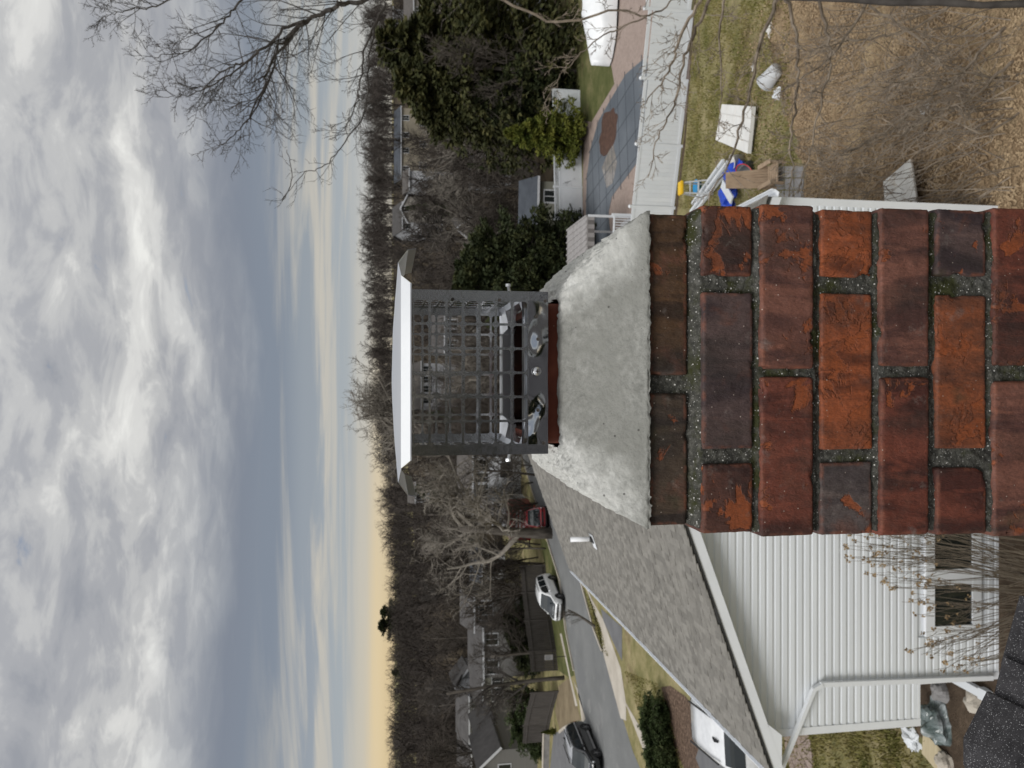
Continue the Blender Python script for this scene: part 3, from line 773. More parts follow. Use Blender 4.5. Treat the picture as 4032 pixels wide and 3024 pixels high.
while y > -8.5:                      # ridge caps bent over the ridge
    m = MB(); tilt = .010; c = 1/math.hypot(1, RS)
    def rc(yy, z): return [Vector((RX-.145*c, yy, RZ-.145*c*RS+z)), Vector((RX-.03, yy, RZ+.002+z)), Vector((RX+.03, yy, RZ+.002+z)), Vector((RX+.145*c, yy, RZ-.145*c*RS+z))]
    A = rc(y, .024+rs_.uniform(-.002, .003)); B = rc(y-.20, .010)
    A[0].y += .004; A[3].y -= .01
    lowr = [p-Vector((0,0,.007)) for p in A+B]
    m.add(A+B+lowr, [(0,1,5,4), (1,2,6,5), (2,3,7,6), (8,12,13,9), (9,13,14,10), (10,14,15,11), (0,8,9,1), (1,9,10,2), (2,10,11,3), (4,5,13,12), (5,6,14,13), (6,7,15,14), (0,4,12,8), (3,11,15,7)])
    if k < 14: m.build('ridge_shingle', M['roof_dark'], OWN)
    else: m.build('ridge_shingle', M['roof_dark'], OWN)
    y -= .145; k += 1
# ------------------------------------------------------------------ neighbouring house (raised ranch, white siding)
WY = 11.4; XL, XR, XLOW = -5.58, 2.95, -4.9
EX, EZ, SL = -6.02, 4.16, .366; RDX = -1.5; RDZ = EZ+SL*(RDX-EX); FARY = 24.6; NEARY = 11.12; EXR = 2.90
NH = empty('neighbour_house', (RDX, 18, 0), label='white sided raised ranch house with grey brown shingle roof beside the chimney', cat='house')
def rake_z(x): return EZ+SL*(min(x, 2*RDX-x)-EX)
# core walls
mb = MB()
def prism(x0, x1, z0, y0, y1, top=True):
    zt0 = rake_z(x0)-.10; zt1 = rake_z(x1)-.10
    mb.add([(x0,y0,z0),(x1,y0,z0),(x1,y0,zt1),(RDX,y0,RDZ-.12),(x0,y0,zt0),(x0,y1,z0),(x1,y1,z0),(x1,y1,zt1),(RDX,y1,RDZ-.12),(x0,y1,zt0)],
           [(0,1,2,3,4),(9,8,7,6,5),(0,5,6,1),(1,6,7,2),(4,9,5,0)])
prism(XL+.02, XR-.02, 1.46, WY+.02, FARY-.3)
mb.box((XLOW+.02, WY+.02, -2.6), (XR-.02, FARY-.32, 1.5))
core = mb.build('wall', M['siding'], NH)
# clapboards, each its own piece
EXPO = .127
def board(x0, x1, z, y, zt=None):
    m = MB(); h = EXPO
    pr = [(y-.017, z), (y-.019, z+.012), (y-.015, z+h*.62), (y-.004, z+h*.66), (y-.002, z+h), (y+.012, z+h), (y+.012, z)]
    xa0, xb0 = x0(z), x1(z); xa1, xb1 = x0(z+h), x1(z+h)
    k = len(pr)
    for (yy, zz) in pr:
        t = (zz-z)/h; m.v.append((xa0+(xa1-xa0)*t, yy, zz))
    for (yy, zz) in pr:
        t = (zz-z)/h; m.v.append((xb0+(xb1-xb0)*t, yy, zz))
    for i in range(k): j = (i+1) % k; m.f.append((i, k+i, k+j, j))
    m.f.append(tuple(range(k))); m.f.append(tuple(range(2*k-1, k-1, -1)))
    return m.build('clapboard', M['siding'], core)
z = 1.45
def gl(zz): return max(XL+.09, EX+.06+(zz-EZ)/SL+.10)
def gr(zz): return min(XR-.09, 2*RDX-EX-.06-(zz-EZ)/SL-.10)
while z < RDZ-.25:
    if gr(z+EXPO)-gl(z+EXPO) > .05: board(gl, gr, z, WY)
    z += EXPO
WIN = (-4.14, -2.22, .30, 1.32)
z = -.20
while z < 1.40:
    if z+EXPO > WIN[2]-.02 and z < WIN[3]+.02:
        board(lambda q: XLOW+.09, lambda q: WIN[0]-.02, z, WY+.005); board(lambda q: WIN[1]+.02, lambda q: XR-.09, z, WY+.005)
    else: board(lambda q: XLOW+.09, lambda q: XR-.09, z, WY+.005)
    z += EXPO
# corner boards, bottom trim
def part(name, a, b, mt='trim', parent=NH):
    m = MB(); m.box(a, b); return m.build(name, M[mt], parent)
part('corner_board', (XL-.02, WY-.026, 1.40), (XL+.10, WY+.10, 4.12))
part('corner_board', (XR-.10, WY-.026, -.3), (XR+.02, WY+.10, 4.12))
part('corner_board', (XLOW-.02, WY-.022, -.3), (XLOW+.10, WY+.10, 1.44))
part('bottom_trim', (XL+.10, WY-.021, 1.405), (XLOW-.02, WY+.03, 1.452))
part('soffit', (XL+.02, WY+.03, 1.43), (XLOW+.0, FARY-.33, 1.455))
part('foundation', (XLOW+.05, WY+.04, -2.7), (XR-.05, FARY-.4, -.14), 'concrete')
# side wall facing the street gets clapboards as well
def sboard(z):
    m = MB(); h = EXPO; x = XL
    m.add([(x-.017, WY+.1, z), (x-.017, FARY-.3, z), (x-.003, FARY-.3, z+h), (x-.003, WY+.1, z+h), (x+.012, WY+.1, z), (x+.012, FARY-.3, z), (x+.012, FARY-.3, z+h), (x+.012, WY+.1, z+h)],
          [(0,3,2,1), (4,5,6,7), (0,1,5,4), (2,3,7,6), (0,4,7,3), (1,2,6,5)]); m.build('clapboard', M['siding'], core)
z = 1.45
while z < 4.0: sboard(z); z += EXPO
# window in the lower wall
M['glass_dark'] = mat('dark_glass', [(.3, (.010,.013,.013)), (.7, (.022,.026,.025))], scale=1.5, rough=.08, spec=.6)
def window(parent, x0, x1, z0, z1, y, nl=2, fr=.07, mt='trim', sill=True):
    m = MB()
    m.box((x0, y-.045, z0), (x0+fr, y+.02, z1)); m.box((x1-fr, y-.045, z0), (x1, y+.02, z1))
    m.box((x0+fr, y-.044, z0), (x1-fr, y+.02, z0+fr)); m.box((x0+fr, y-.044, z1-fr), (x1-fr, y+.02, z1))
    w = m.build('window', M[mt], parent)
    for i in range(1, nl):
        xm = x0+(x1-x0)*i/nl; mm = MB(); mm.box((xm-fr*.8, y-.040, z0+fr), (xm+fr*.8, y+.018, z1-fr)); mm.build('mullion', M[mt], w)
    for i in range(nl):
        a = x0+(x1-x0)*i/nl+.03; b = x0+(x1-x0)*(i+1)/nl-.03
        g = MB(); g.box((a, y-.012, z0+.03), (b, y-.004, z1-.03)); g.build('pane', M['glass_dark'], w)
    return w
window(NH, WIN[0], WIN[1], WIN[2], WIN[3], WY-.005, 2, .16)
# roof deck, shingles
M['fascia_dark'] = flat('dark_edge', (.05,.05,.05), .9)
cs = 1/math.hypot(1, SL)
def slope_pt(s_, dn, y, lift=0.0):
    """dn = distance down from ridge on the left (-1) or right (+1) slope"""
    return Vector((RDX+s_*dn*cs+s_*SL*cs*lift*0, y, RDZ-dn*cs*SL+lift))
lenL = (RDX-EX)/cs; lenR = (EXR-RDX)/cs
mb = MB()
for s_, ln in ((-1, lenL), (1, lenR)):
    A = [slope_pt(s_, 0, NEARY, -.012), slope_pt(s_, 0, FARY, -.012), slope_pt(s_, ln, FARY, -.012), slope_pt(s_, ln, NEARY, -.012)]
    mb.add(A+[p-Vector((0,0,.05)) for p in A], [(0,1,2,3), (4,7,6,5), (0,4,5,1), (1,5,6,2), (2,6,7,3), (3,7,4,0)])
roof = mb.build('roof', M['fascia_dark'], NH)
rr_ = random.Random(11); E2 = .145; tabs = []
for s_, ln in ((-1, lenL), (1, lenR)):
    n = int(ln/E2)
    for r in range(n+1):
        y = NEARY-.02-rr_.uniform(0, .2)
        while y < FARY:
            w = rr_.choice((.12, .15, .19, .24)); y0 = max(y, NEARY-.02); y1 = min(y+w-.006, FARY+.02)
            if y1-y0 > .03: tabs.append((s_, r*E2, y0, y1, rr_.choice((0, .004, .014))))
            y += w
def tabmesh(mbx, s_, dn, y0, y1, lift):
    a = slope_pt(s_, dn, 0, .004); b = slope_pt(s_, min(dn+E2+.03, (lenL if s_ < 0 else lenR)+.02), 0, .018+lift)
    v = [a+Vector((0,y0,0)), a+Vector((0,y1,0)), b+Vector((0,y1,0)), b+Vector((0,y0,0))]
    mbx.add(v+[p-Vector((0,0,.010)) for p in v], [(0,1,2,3), (2,6,7,3), (0,3,7,4), (1,5,6,2)])
vis = [t for t in tabs if t[0] < 0 and t[1] > .6]
vis.sort(key=lambda t: (t[2], -t[1])); near300 = set(id(t) for t in vis[:300])
rest = MB(); groups = [MB(), MB(), MB(), MB()]
for t in tabs:
    if id(t) in near300:
        m = MB(); tabmesh(m, *t); m.build('shingle', M['shingle'], roof)
    else: tabmesh(groups[rr_.randrange(4)], *t)
# remaining shingles: real tabs, joined (four tone groups)
gm = MB(); mats = []
sh4 = []
for i, g in enumerate(groups):
    m = M['shingle'].copy(); m.name = 'grey_shingle_tone'
    for nd in m.node_tree.nodes:
        if nd.type == 'MAP_RANGE' and abs(nd.inputs[4].default_value-1.17) < .005: nd.inputs[3].default_value = nd.inputs[4].default_value = (.83, .94, 1.05, 1.16)[i]
    sh4.append(m)
me = bpy.data.meshes.new('shingles'); V = []; F = []; MI = []
for i, g in enumerate(groups):
    o = len(V); V += g.v; F += [tuple(q+o for q in f) for f in g.f]; MI += [i]*len(g.f)
V = (np.array(V)-np.array([RDX, 18, 0])).tolist()
me.from_pydata(V, [], F)
for m in sh4: me.materials.append(m)
me.polygons.foreach_set('material_index', MI); me.update()
so_ = bpy.data.objects.new('shingles', me); COL.objects.link(so_); so_.parent = roof; so_['kind'] = 'stuff'
# ridge caps
y = NEARY
while y < FARY:
    m = MB(); A = [slope_pt(-1, .16, y, .03), slope_pt(-1, 0, y, .035), slope_pt(1, .16, y, .03)]; B = [p+Vector((0, .27, -.008)) for p in A]
    m.add(A+B, [(0,1,4,3), (1,2,5,4)]); m.build('ridge_shingle', M['shingle'], roof); y += .25
# rake boards (front), soffit returns, gutters
for s_, ln in ((-1, lenL), (1, lenR)):
    a = slope_pt(s_, 0, NEARY+.012, -.145); b = slope_pt(s_, ln+.0, NEARY+.012, -.145)
    m = MB(); up = Vector((0, 0, .085)); d = (b-a)
    m.add([a-up, a+up*.98, b+up*.98, b-up, a-up+Vector((0,.03,0)), a+up*.98+Vector((0,.03,0)), b+up*.98+Vector((0,.03,0)), b-up+Vector((0,.03,0))],
          [(0,3,2,1), (4,5,6,7), (0,1,5,4), (3,7,6,2), (1,2,6,5), (0,4,7,3)])
    m.build('rake_board', M['trim'], roof)
    m = MB(); a2 = a+Vector((0, .03, -.075)); b2 = b+Vector((0, .03, -.075))
    m.add([a2, b2, b2+Vector((0, WY-NEARY-.06, 0)), a2+Vector((0, WY-NEARY-.06, 0))], [(0,1,2,3)]); m.build('rake_soffit', M['trim'], roof)
# boxed eave return at the street corner
m = MB(); m.add([(EX+.01, NEARY+.014, EZ-.19), (XL+.12, NEARY+.014, EZ-.19), (XL+.30, NEARY+.014, EZ+.03), (XL+.10, NEARY+.014, EZ+.0), (EX+.01, NEARY+.014, EZ-.12)]
   + [(EX+.01, WY, EZ-.19), (XL+.12, WY, EZ-.19), (XL+.30, WY, EZ+.03), (XL+.10, WY, EZ+.0), (EX+.01, WY, EZ-.12)],
   [(0,1,2,3,4), (9,8,7,6,5), (0,5,6,1), (1,6,7,2), (4,9,5,0)]); m.build('eave_return', M['trim'], roof)
part('eave_soffit', (EX+.02, WY, EZ-.19), (XL+.02, FARY-.05, EZ-.17), 'trim', roof)
def gutter(x, s_):
    m = MB(); pr = [(0, 0), (0, -.11), (s_*.075, -.125), (s_*.115, -.06), (s_*.125, .0), (s_*.115, .0), (s_*.105, -.06), (s_*.07, -.115), (s_*.006, -.105), (s_*.006, 0)]
    k = len(pr)
    for yy in (NEARY, FARY): m.v += [(x+a, yy, EZ-.015+b) for a, b in pr]
    for i in range(k): j = (i+1) % k; m.f.append((i, j, k+j, k+i))
    m.f.append(tuple(range(k))); m.f.append(tuple(range(2*k-1, k-1, -1)))
    return m.build('gutter', M['trim'], roof)
gutter(EX-.005, -1); gutter(EXR+.005, 1)
# downspout across the gable wall to the lower corner
ds = MB(); ye = WY-.09
pA = atY(3085, 3024, ye); pB = atY(3205, 2712, ye)
pC = Vector((pB.x+.06, ye, pB.z-.14)); pD = Vector((XLOW+.03, ye+.02, .12))
ds.bar((EX-.03, ye, EZ-.22), (pA.x-.02, ye, pA.z+.04), .075, .055); ds.bar((pA.x-.03, ye, pA.z+.05), pB, .075, .06); ds.bar(pB+Vector((-.01,0,.01)), pC, .076, .062); ds.bar(pC+Vector((0,0,.03)), pD, .075, .06)
ds.build('downspout', M['trim'], NH)
# plumbing vent on the roof
d = ray(2335, 2122); nrm = Vector((-SL, 0, 1)); p0 = Vector((EX, 0, EZ+.012))
t = nrm.dot(p0-Vector((0,0,CZ)))/nrm.dot(d); vp = Vector((0,0,CZ))+d*t
vt = atY(2247, 2117, vp.y)
M['rubber'] = flat('black_rubber', (.02,.02,.02), .7); M['pvc'] = flat('white_pvc', (.8,.81,.83), .35, spec=.5)
m = MB(); m.tube([vp-Vector((0,0,.1)), (vp.x, vp.y, vt.z)], .06, 18); pv = m.build('vent_pipe', M['pvc'], roof, smooth=True)
m = MB(); m.lathe([(.13, -.02), (.075, .06), (.068, .10), (.062, .10)], 18, vp); m.build('collar', M['rubber'], pv, smooth=True)
m = MB(); a = Vector((1, 0, SL)).normalized(); up = Vector((-SL, 0, 1)).normalized()
m.obox(vp+up*.02-a*.06, a*.19, Vector((0,.15,0)), up*.006); m.build('flashing', M['trim'], pv)

# ------------------------------------------------------------------ streets, paths and beds on the left
road = [G(2160,2140), G(2185,2220), G(2208,2300), G(2231,2476), G(2275,2713), G(2296,2848), G(2322,3024), G(2336,3150),
        G(2580,3150), G(2520,3024), G(2492,2957), G(2438,2781), G(2377,2577), G(2336,2476), G(2289,2300), G(2235,2140)]
far0 = road[0]; near0 = road[-1]; dirr = (road[0]-road[2]).normalized()
road = [far0+dirr*45] + road + [near0+dirr*45]
rl = road[8:10]; road = road[:8]+[road[7]+Vector((-30,-26,0)), road[8]+Vector((-30,-30,0))]+road[8:]
sheet('road', road, M['asphalt'], .008)
# far kerb and verge path
kerbpts = [far0+dirr*40, G(2165,2150), G(2205,2279), G(2229,2476), G(2262,2640)]
m = MB()
for a, b in zip(kerbpts[:-1], kerbpts[1:]): m.bar(a+Vector((0,0,.05)), b+Vector((0,0,.05)), .16, .13)
tag(m.build('kerb', M['concrete']), kind='structure')
kp = [near0+dirr*40, G(2240,2140), G(2292,2300), G(2340,2476), G(2372,2560)]
m = MB()
for a, b in zip(kp[:-1], kp[1:]): m.bar(a+Vector((0,0,.04)), b+Vector((0,0,.04)), .16, .12)
tag(m.build('kerb', M['concrete']), kind='structure')
sheet('verge', [G(2165,2150), G(2203,2290), G(2226,2476), G(2262,2660), G(2240,2668), G(2200,2640), G(2190,2560), G(2172,2440), G(2158,2330), G(2146,2225), G(2120,2090)], M['verge'], .006)
sheet('verge_path', [G(2212,2495), G(2246,2660), G(2275,2780), G(2266,2780), G(2236,2640), G(2205,2495)], M['concrete'], .012)
sheet('driveway_apron', [G(2262,2690), G(2306,2830), G(2292,2848), G(2275,2713), G(2258,2680)], M['concrete'], .014)
# near side: sidewalk, apron, neighbour's driveway
sheet('sidewalk', [G(2290,2280), G(2318,2340), G(2367,2483), G(2377,2577), G(2465,2774), G(2560,3024), G(2610,3150), G(2650,3150), G(2592,3024), G(2520,2862), G(2465,2767), G(2445,2632), G(2377,2442), G(2332,2361), G(2300,2290)], M['concrete'], .012)
sheet('driveway_apron', [G(2377,2577), G(2445,2828), G(2466,2838), G(2466,2776)], M['concrete'], .016)
sheet('driveway', [G(2366,2395), G(2450,2470), G(2450,2602), G(2411,2520), G(2377,2445)], M['drive'], .018)
sheet('parking_drive', [G(2180,2890), G(2252,2852), G(2296,2848), G(2322,3024), G(2336,3150), G(2160,3150), G(2166,3024)], M['drive'], .012)
sheet('garden_bed', [G(2604,2705), G(2640,2700), G(2730,2780), G(2760,2900), G(2800,3060), G(2720,3100), G(2660,2960), G(2625,2800)], M['mulch'], .010)
sheet('car_drive', [G(2740,2985), G(2800,2800), G(2900,2780), G(3050,3150), G(2830,3200)], M['drive'], .014)
sheet('bare_soil', [G(3600,2880), G(3700,2960), G(3760,3100), G(4050,3100), G(4050,1950), G(3900,1950), G(3905,2300), G(3640,2500)], M['soil'], .010)
M['paver'] = mat('pink_paver', [(.3, (.24,.185,.16)), (.7, (.34,.27,.235))], scale=6, detail=7, rough=.9, bump=.4, bscale=40, coord='World')
# curved step of concrete pavers in the lawn
pc = G(3145, 2935); STEP = empty('paver_circle', pc, label='round patch of pinkish concrete pavers in the front lawn by the house corner', cat='paving')
for ring, (r0, r1, nseg) in enumerate(((.05, .38, 6), (.40, .72, 13), (.74, 1.06, 20))):
    for i in range(nseg):
        a0 = 2*math.pi*i/nseg+.02/r1; a1 = 2*math.pi*(i+1)/nseg-.02/r1; mm = MB(); P = []
        for r, a in ((r0,a0),(r1,a0),(r1,(a0+a1)/2),(r1,a1),(r0,a1)):
            x, y = pc.x+r*math.cos(a), pc.y+r*math.sin(a); P.append(Vector((x, y, hgt(x,y)+.05+.004*random.random())))
        k = len(P); mm.add(P+[p-Vector((0,0,.08)) for p in P], [tuple(range(k))]+[(i_, k+i_, k+(i_+1)%k, (i_+1)%k) for i_ in range(k)])
        mm.build('paver', M['paver'], STEP)
# ------------------------------------------------------------------ right-hand yard
M['patio'] = mat('grey_slab', [(.3, (.17,.165,.165)), (.7, (.27,.26,.26))], scale=2, detail=8, rough=.9, coord='World')
_ed = [(3060,-60),(3090,20),(3046,80),(3020,140),(3075,190),(3100,250),(3150,300),(3120,350),(3128,410),(3090,450),(3112,500),(3150,560),(3132,600),(3168,640),(3176,700),(3160,760),(3182,830),(3190,1100)]
lz = [G(x, y) for x, y in _ed]+[G(4100,1300), G(4100,-150)]
sheet('leaf_slope', lz, M['litter'], .006)
# white vinyl privacy fence
fl, frr = G(2659, 813), G(2734, 0)
fd = (frr-fl); fd.z = 0; fd.normalize(); fn = Vector((-fd.y, fd.x, 0))
def on_fence(x, y):
    d = ray(x, y); t = fn.dot(fl-Vector((0,0,CZ)))/fn.dot(d); return Vector((0,0,CZ))+d*t
posts = [on_fence(xx, yy) for xx, yy in ((2500, 813), (2513, 563), (2534, 298), (2557, 34))]
pw_ = (posts[3]-posts[0]).length/3
FH = sum(p.z for p in posts)/4-ZL
VF = empty('vinyl_fence', fl, label='tall white vinyl privacy fence between the lawn and the covered pool', cat='fence')
p0 = posts[0]; k0 = -5; k1 = 7
def fpt(k, z=0.0): q = p0+fd*(pw_*k); return Vector((q.x, q.y, hgt(q.x, q.y)+z))
for k in range(k0, k1+1):
    q = fpt(k); m = MB(); m.obox(q+Vector((0,0,FH/2+.03)), fd*.065, fn*.065, Vector((0,0,FH/2+.03))); po = m.build('post', M['white_vinyl'], VF)
    m = MB(); c = q+Vector((0,0,FH+.06)); v = [c+fd*.08+fn*.08, c-fd*.08+fn*.08, c-fd*.08-fn*.08, c+fd*.08-fn*.08]
    m.add(v+[p+Vector((0,0,.05)) for p in v]+[c+Vector((0,0,.12))], [(0,3,2,1), (0,1,5,4), (1,2,6,5), (2,3,7,6), (3,0,4,7), (4,5,8), (5,6,8), (6,7,8), (7,4,8)]); m.build('post_cap', M['white_vinyl'], po)
    if k < k1:
        a, b = fpt(k), fpt(k+1)
        for zz, hh in ((.14, .075), (FH-.10, .075)):
            m = MB(); m.obox((a+b)/2+Vector((0,0,zz)), fd*(pw_/2-.066), fn*.03, Vector((0,0,hh))); m.build('rail', M['white_vinyl'], VF)
        nb = 14; bw = (pw_-.13)/nb
        for i in range(nb):
            c = a+fd*(.065+bw*(i+.5))+Vector((0,0,FH/2+.02)); m = MB(); m.obox(c, fd*(bw/2-.0015), fn*.012, Vector((0,0,FH/2-.19))); m.build('fence_board', M['white_vinyl'], VF)
# strip of soil along the fence foot
sheet('fence_border', [fpt(k0)-fn*(-.05 if fn.y < 0 else .05), fpt(k1)-fn*.05, fpt(k1)-fn*.55, fpt(3)-fn*.28, fpt(1)-fn*.35, fpt(k0)-fn*.25] if fn.y > 0 else [fpt(k0)+fn*.05, fpt(k1)+fn*.05, fpt(k1)+fn*.55, fpt(3)+fn*.28, fpt(1)+fn*.35, fpt(k0)+fn*.25], M['soil'], .010)
# pool with safety cover behind the fence
M['cover'] = mat('pool_cover', [(.3, (.085,.098,.115)), (.55, (.115,.13,.15)), (.8, (.16,.175,.195))], scale=.35, detail=7, rough=.5, spec=.4, bump=.3, bscale=2.0, bdist=.05, coord='World')
deckp = [G(2250,120), G(2300,420), G(2290,1150), G(2560,1150), G(2720,300), G(2700,-150), G(2520,-150)]
sheet('pool_deck', deckp, M['paver'], .010)
sheet('garden_strip', [G(2392,-20), G(2385,130), G(2420,330), G(2330,480), G(2270,470), G(2230,150), G(2290,-100)], M['verge'], .014)
cov = [G(2545,225), G(2500,262), G(2466,291), G(2405,393), G(2358,475), G(2325,590), G(2312,700), G(2308,860), G(2320,980), G(2420,1000), G(2400,880), G(2398,834), G(2412,773), G(2452,719), G(2513,637), G(2600,500)]
POOL = empty('pool_cover', (sum(p.x for p in cov)/len(cov), sum(p.y for p in cov)/len(cov), ZL), label='grey blue swimming pool safety cover with straps and a heap of wet leaves', cat='pool cover')
sheet('cover_sheet', cov, M['cover'], .03, None, POOL)
bpy.data.objects['cover_sheet'].location = -Vector(POOL.location)
if True:   # sheet() builds with parent offset already taken out
    bpy.data.objects['cover_sheet'].location = (0, 0, 0)
def inpoly(x, y, P):
    c = False; j = len(P)-1
    for i in range(len(P)):
        if (P[i].y > y) != (P[j].y > y) and x < (P[j].x-P[i].x)*(y-P[i].y)/(P[j].y-P[i].y)+P[i].x: c = not c
        j = i
    return c
M['strap'] = flat('dark_strap', (.072,.082,.096), .7)
u1 = (G(2466,291)-G(2358,475)); u1.z = 0; u1.normalize(); u2 = Vector((-u1.y, u1.x, 0)); c0 = Vector(POOL.location)
for dirv, perp in ((u1, u2), (u2, u1)):
    for k in range(-9, 10):
        run = []; 
        for s_ in range(-160, 161):
            q = c0+perp*(k*1.5)+dirv*(s_*.1)
            if inpoly(q.x, q.y, cov): run.append(q)
        if len(run) > 8:
            m = MB(); a, b = run[0]-dirv*.35, run[-1]+dirv*.35; m.obox(Vector(((a.x+b.x)/2, (a.y+b.y)/2, ZL+.036)), (b-a)/2*Vector((1,1,0)).length/1.4142, perp*.03, Vector((0,0,.003))) if False else m.bar((a.x, a.y, ZL+.037), (b.x, b.y, ZL+.037), .06, .008)
            m.build('strap', M['strap'], POOL)
M['wetleaf'] = mat('wet_leaves', [(.3, (.045,.026,.019)), (.55, (.085,.045,.032)), (.8, (.13,.08,.06))], scale=5, detail=9, rough=.8, bump=1, bscale=18, coord='World')
lp = G(2395, 520); m = MB()
for ring in range(9):
    t = ring/8
    for i in range(36):
        a = 2*math.pi*i/36; r = t*(1+.25*mnoise.noise(Vector((math.cos(a)*1.6, math.sin(a)*1.6, 2))))
        r *= 1+.22*mnoise.noise(Vector((math.cos(a)*1.8, math.sin(a)*1.8, 7))); q = lp+Vector((math.cos(a)*r*1.3, math.sin(a)*r*2.0, 0)); q.z = ZL+.033+.07*(1-t*t)*(1+.9*mnoise.noise(q*2.5)); m.v.append(tuple(q))
for r in range(8):
    for i in range(36): j = (i+1) % 36; m.f.append((r*36+i, r*36+j, (r+1)*36+j, (r+1)*36+i))
m.build('leaf_heap', M['wetleaf'], POOL)
M['puddle'] = mat('puddle', [(.3, (.20,.19,.18)), (.7, (.30,.27,.25))], scale=2, rough=.06, spec=.8, coord='World')
sheet('puddle', [G(2415,560), G(2432,640), G(2415,720), G(2390,740), G(2372,660), G(2400,590)], M['puddle'], .034, None, POOL)
# second white fence with lattice top behind the pool
b0, b1 = G(2296, 868), G(2284, 360); bd_ = (b1-b0); bd_.z = 0; LB = bd_.length; bd_.normalize(); bn = Vector((-bd_.y, bd_.x, 0))
d_ = atY(2186, 830, b0.y).z-ZL; BH = max(1.6, min(2.1, d_))
LF = empty('lattice_fence', b0, label='white vinyl fence with lattice top behind the covered pool', cat='fence')
nP = 4; wP = LB/nP
for k in range(nP+1):
    q = b0+bd_*(wP*k); m = MB(); m.obox(Vector((q.x, q.y, ZL+BH/2+.05)), bd_*.07, bn*.07, Vector((0,0,BH/2+.05))); m.build('post', M['white_vinyl'], LF)
    if k < nP:
        a = q+bd_*wP/2
        m = MB(); m.obox(Vector((a.x, a.y, ZL+(BH-.40)/2+.05)), bd_*(wP/2-.07), bn*.015, Vector((0,0,(BH-.40)/2-.03))); m.build('fence_panel', M['white_vinyl'], LF)
        for zz in (.06, BH-.38, BH-.02):
            m = MB(); m.obox(Vector((a.x, a.y, ZL+zz)), bd_*(wP/2-.07), bn*.035, Vector((0,0,.045))); m.build('rail', M['white_vinyl'], LF)
        m = MB(); nl = int(wP/.075)
        for i in range(nl):
            e = q+bd_*(.07+(wP-.14)*i/nl); m.obox(Vector((e.x, e.y, ZL+BH-.20)), bd_*.012, bn*.008, Vector((0,0,.14)))
        for j in range(4): m.obox(Vector((a.x, a.y, ZL+BH-.32+.08*j)), bd_*(wP/2-.07), bn*.006, Vector((0,0,.010)))
        tag(m.build('lattice', M['white_vinyl'], LF), kind='stuff')
# patio cover with ribbed metal roof, partly behind the crown
M['ribbed'] = mat('ribbed_metal', [(.3, (.24,.225,.22)), (.7, (.36,.345,.34))], scale=1.4, detail=6, rough=.55, spec=.4, coord='World', stretch=(.2,2,1))
M['ribdark'] = flat('dark_valance', (.14,.13,.125), .7)
PC = empty('patio_cover', (7.5, 42, ZL), label='ribbed grey metal patio cover with striped valance behind the crown', cat='patio cover')
A = atY(2233, 908, 45.5); B = atY(2311, 849, 41.0); Cc = atY(2300, 1120, 41.0); D = atY(2180, 1200, 45.5)
Cc.z = B.z; D.z = A.z
m = MB(); m.add([A, B, Cc, D]+[p-Vector((0,0,.06)) for p in (A, B, Cc, D)], [(0,3,2,1), (4,5,6,7), (0,1,5,4), (1,2,6,5), (2,3,7,6), (3,0,4,7)]); pr_ = m.build('roof_panel', M['ribbed'], PC)
for i in range(13):
    t = i/12; a = A+(D-A)*t; b = B+(Cc-B)*t; m = MB(); m.bar(a+Vector((0,0,.03)), b+Vector((0,0,.03)), .09, .06); m.build('rib', M['ribbed'], pr_)
for i in range(16):
    t0, t1 = i/16, (i+1)/16; a = B+(Cc-B)*t0; b = B+(Cc-B)*t1; m = MB(); h = Vector((0,0,-.42)); y_ = Vector((0,-.02,0)); o_ = Vector((0,0,-.06))
    m.add([a+y_+o_, b+y_+o_, b+y_+h, a+y_+h], [(0,1,2,3)]); m.build('valance_stripe', M['ribdark'] if i % 2 else M['ribbed'], PC)
for q in (A, B, Cc, D):
    m = MB(); m.bar((q.x, q.y, ZL), (q.x, q.y, q.z-.07), .12); m.build('post', M['white_vinyl'], PC)
# white deck railing beside it
RL = empty('deck_railing', G(2500, 838), label='white baluster railing of a small deck right of the crown', cat='railing')
ra = on_fence(2500, 826)+Vector((0, 1.2, 0)); ra.z = ZL; rdir = Vector((-1, .12, 0)).normalized()
rh = 1.05; rz0 = atY(2500, 838, ra.y).z
for zz in (rz0+.03, rz0+rh): 
    m = MB(); m.bar((ra.x, ra.y, zz), tuple(ra+rdir*4+Vector((0,0,zz-ra.z))), .09, .07); m.build('rail', M['white_vinyl'], RL)
for i in range(30):
    q = ra+rdir*(.1+i*.132); m = MB(); m.bar((q.x, q.y, rz0+.05), (q.x, q.y, rz0+rh-.02), .035); m.build('baluster', M['white_vinyl'], RL)
for t in (0, 2, 4):
    q = ra+rdir*t; m = MB(); m.bar((q.x, q.y, ZL), (q.x, q.y, rz0+rh+.12), .12); m.build('post', M['white_vinyl'], RL)
m = MB(); q = ra+rdir*2; m.box((q.x-2.1, q.y+.1, rz0-.12), (q.x+2.1, q.y+2.2, rz0-.02)); m.build('deck_floor', M['patio'], RL)
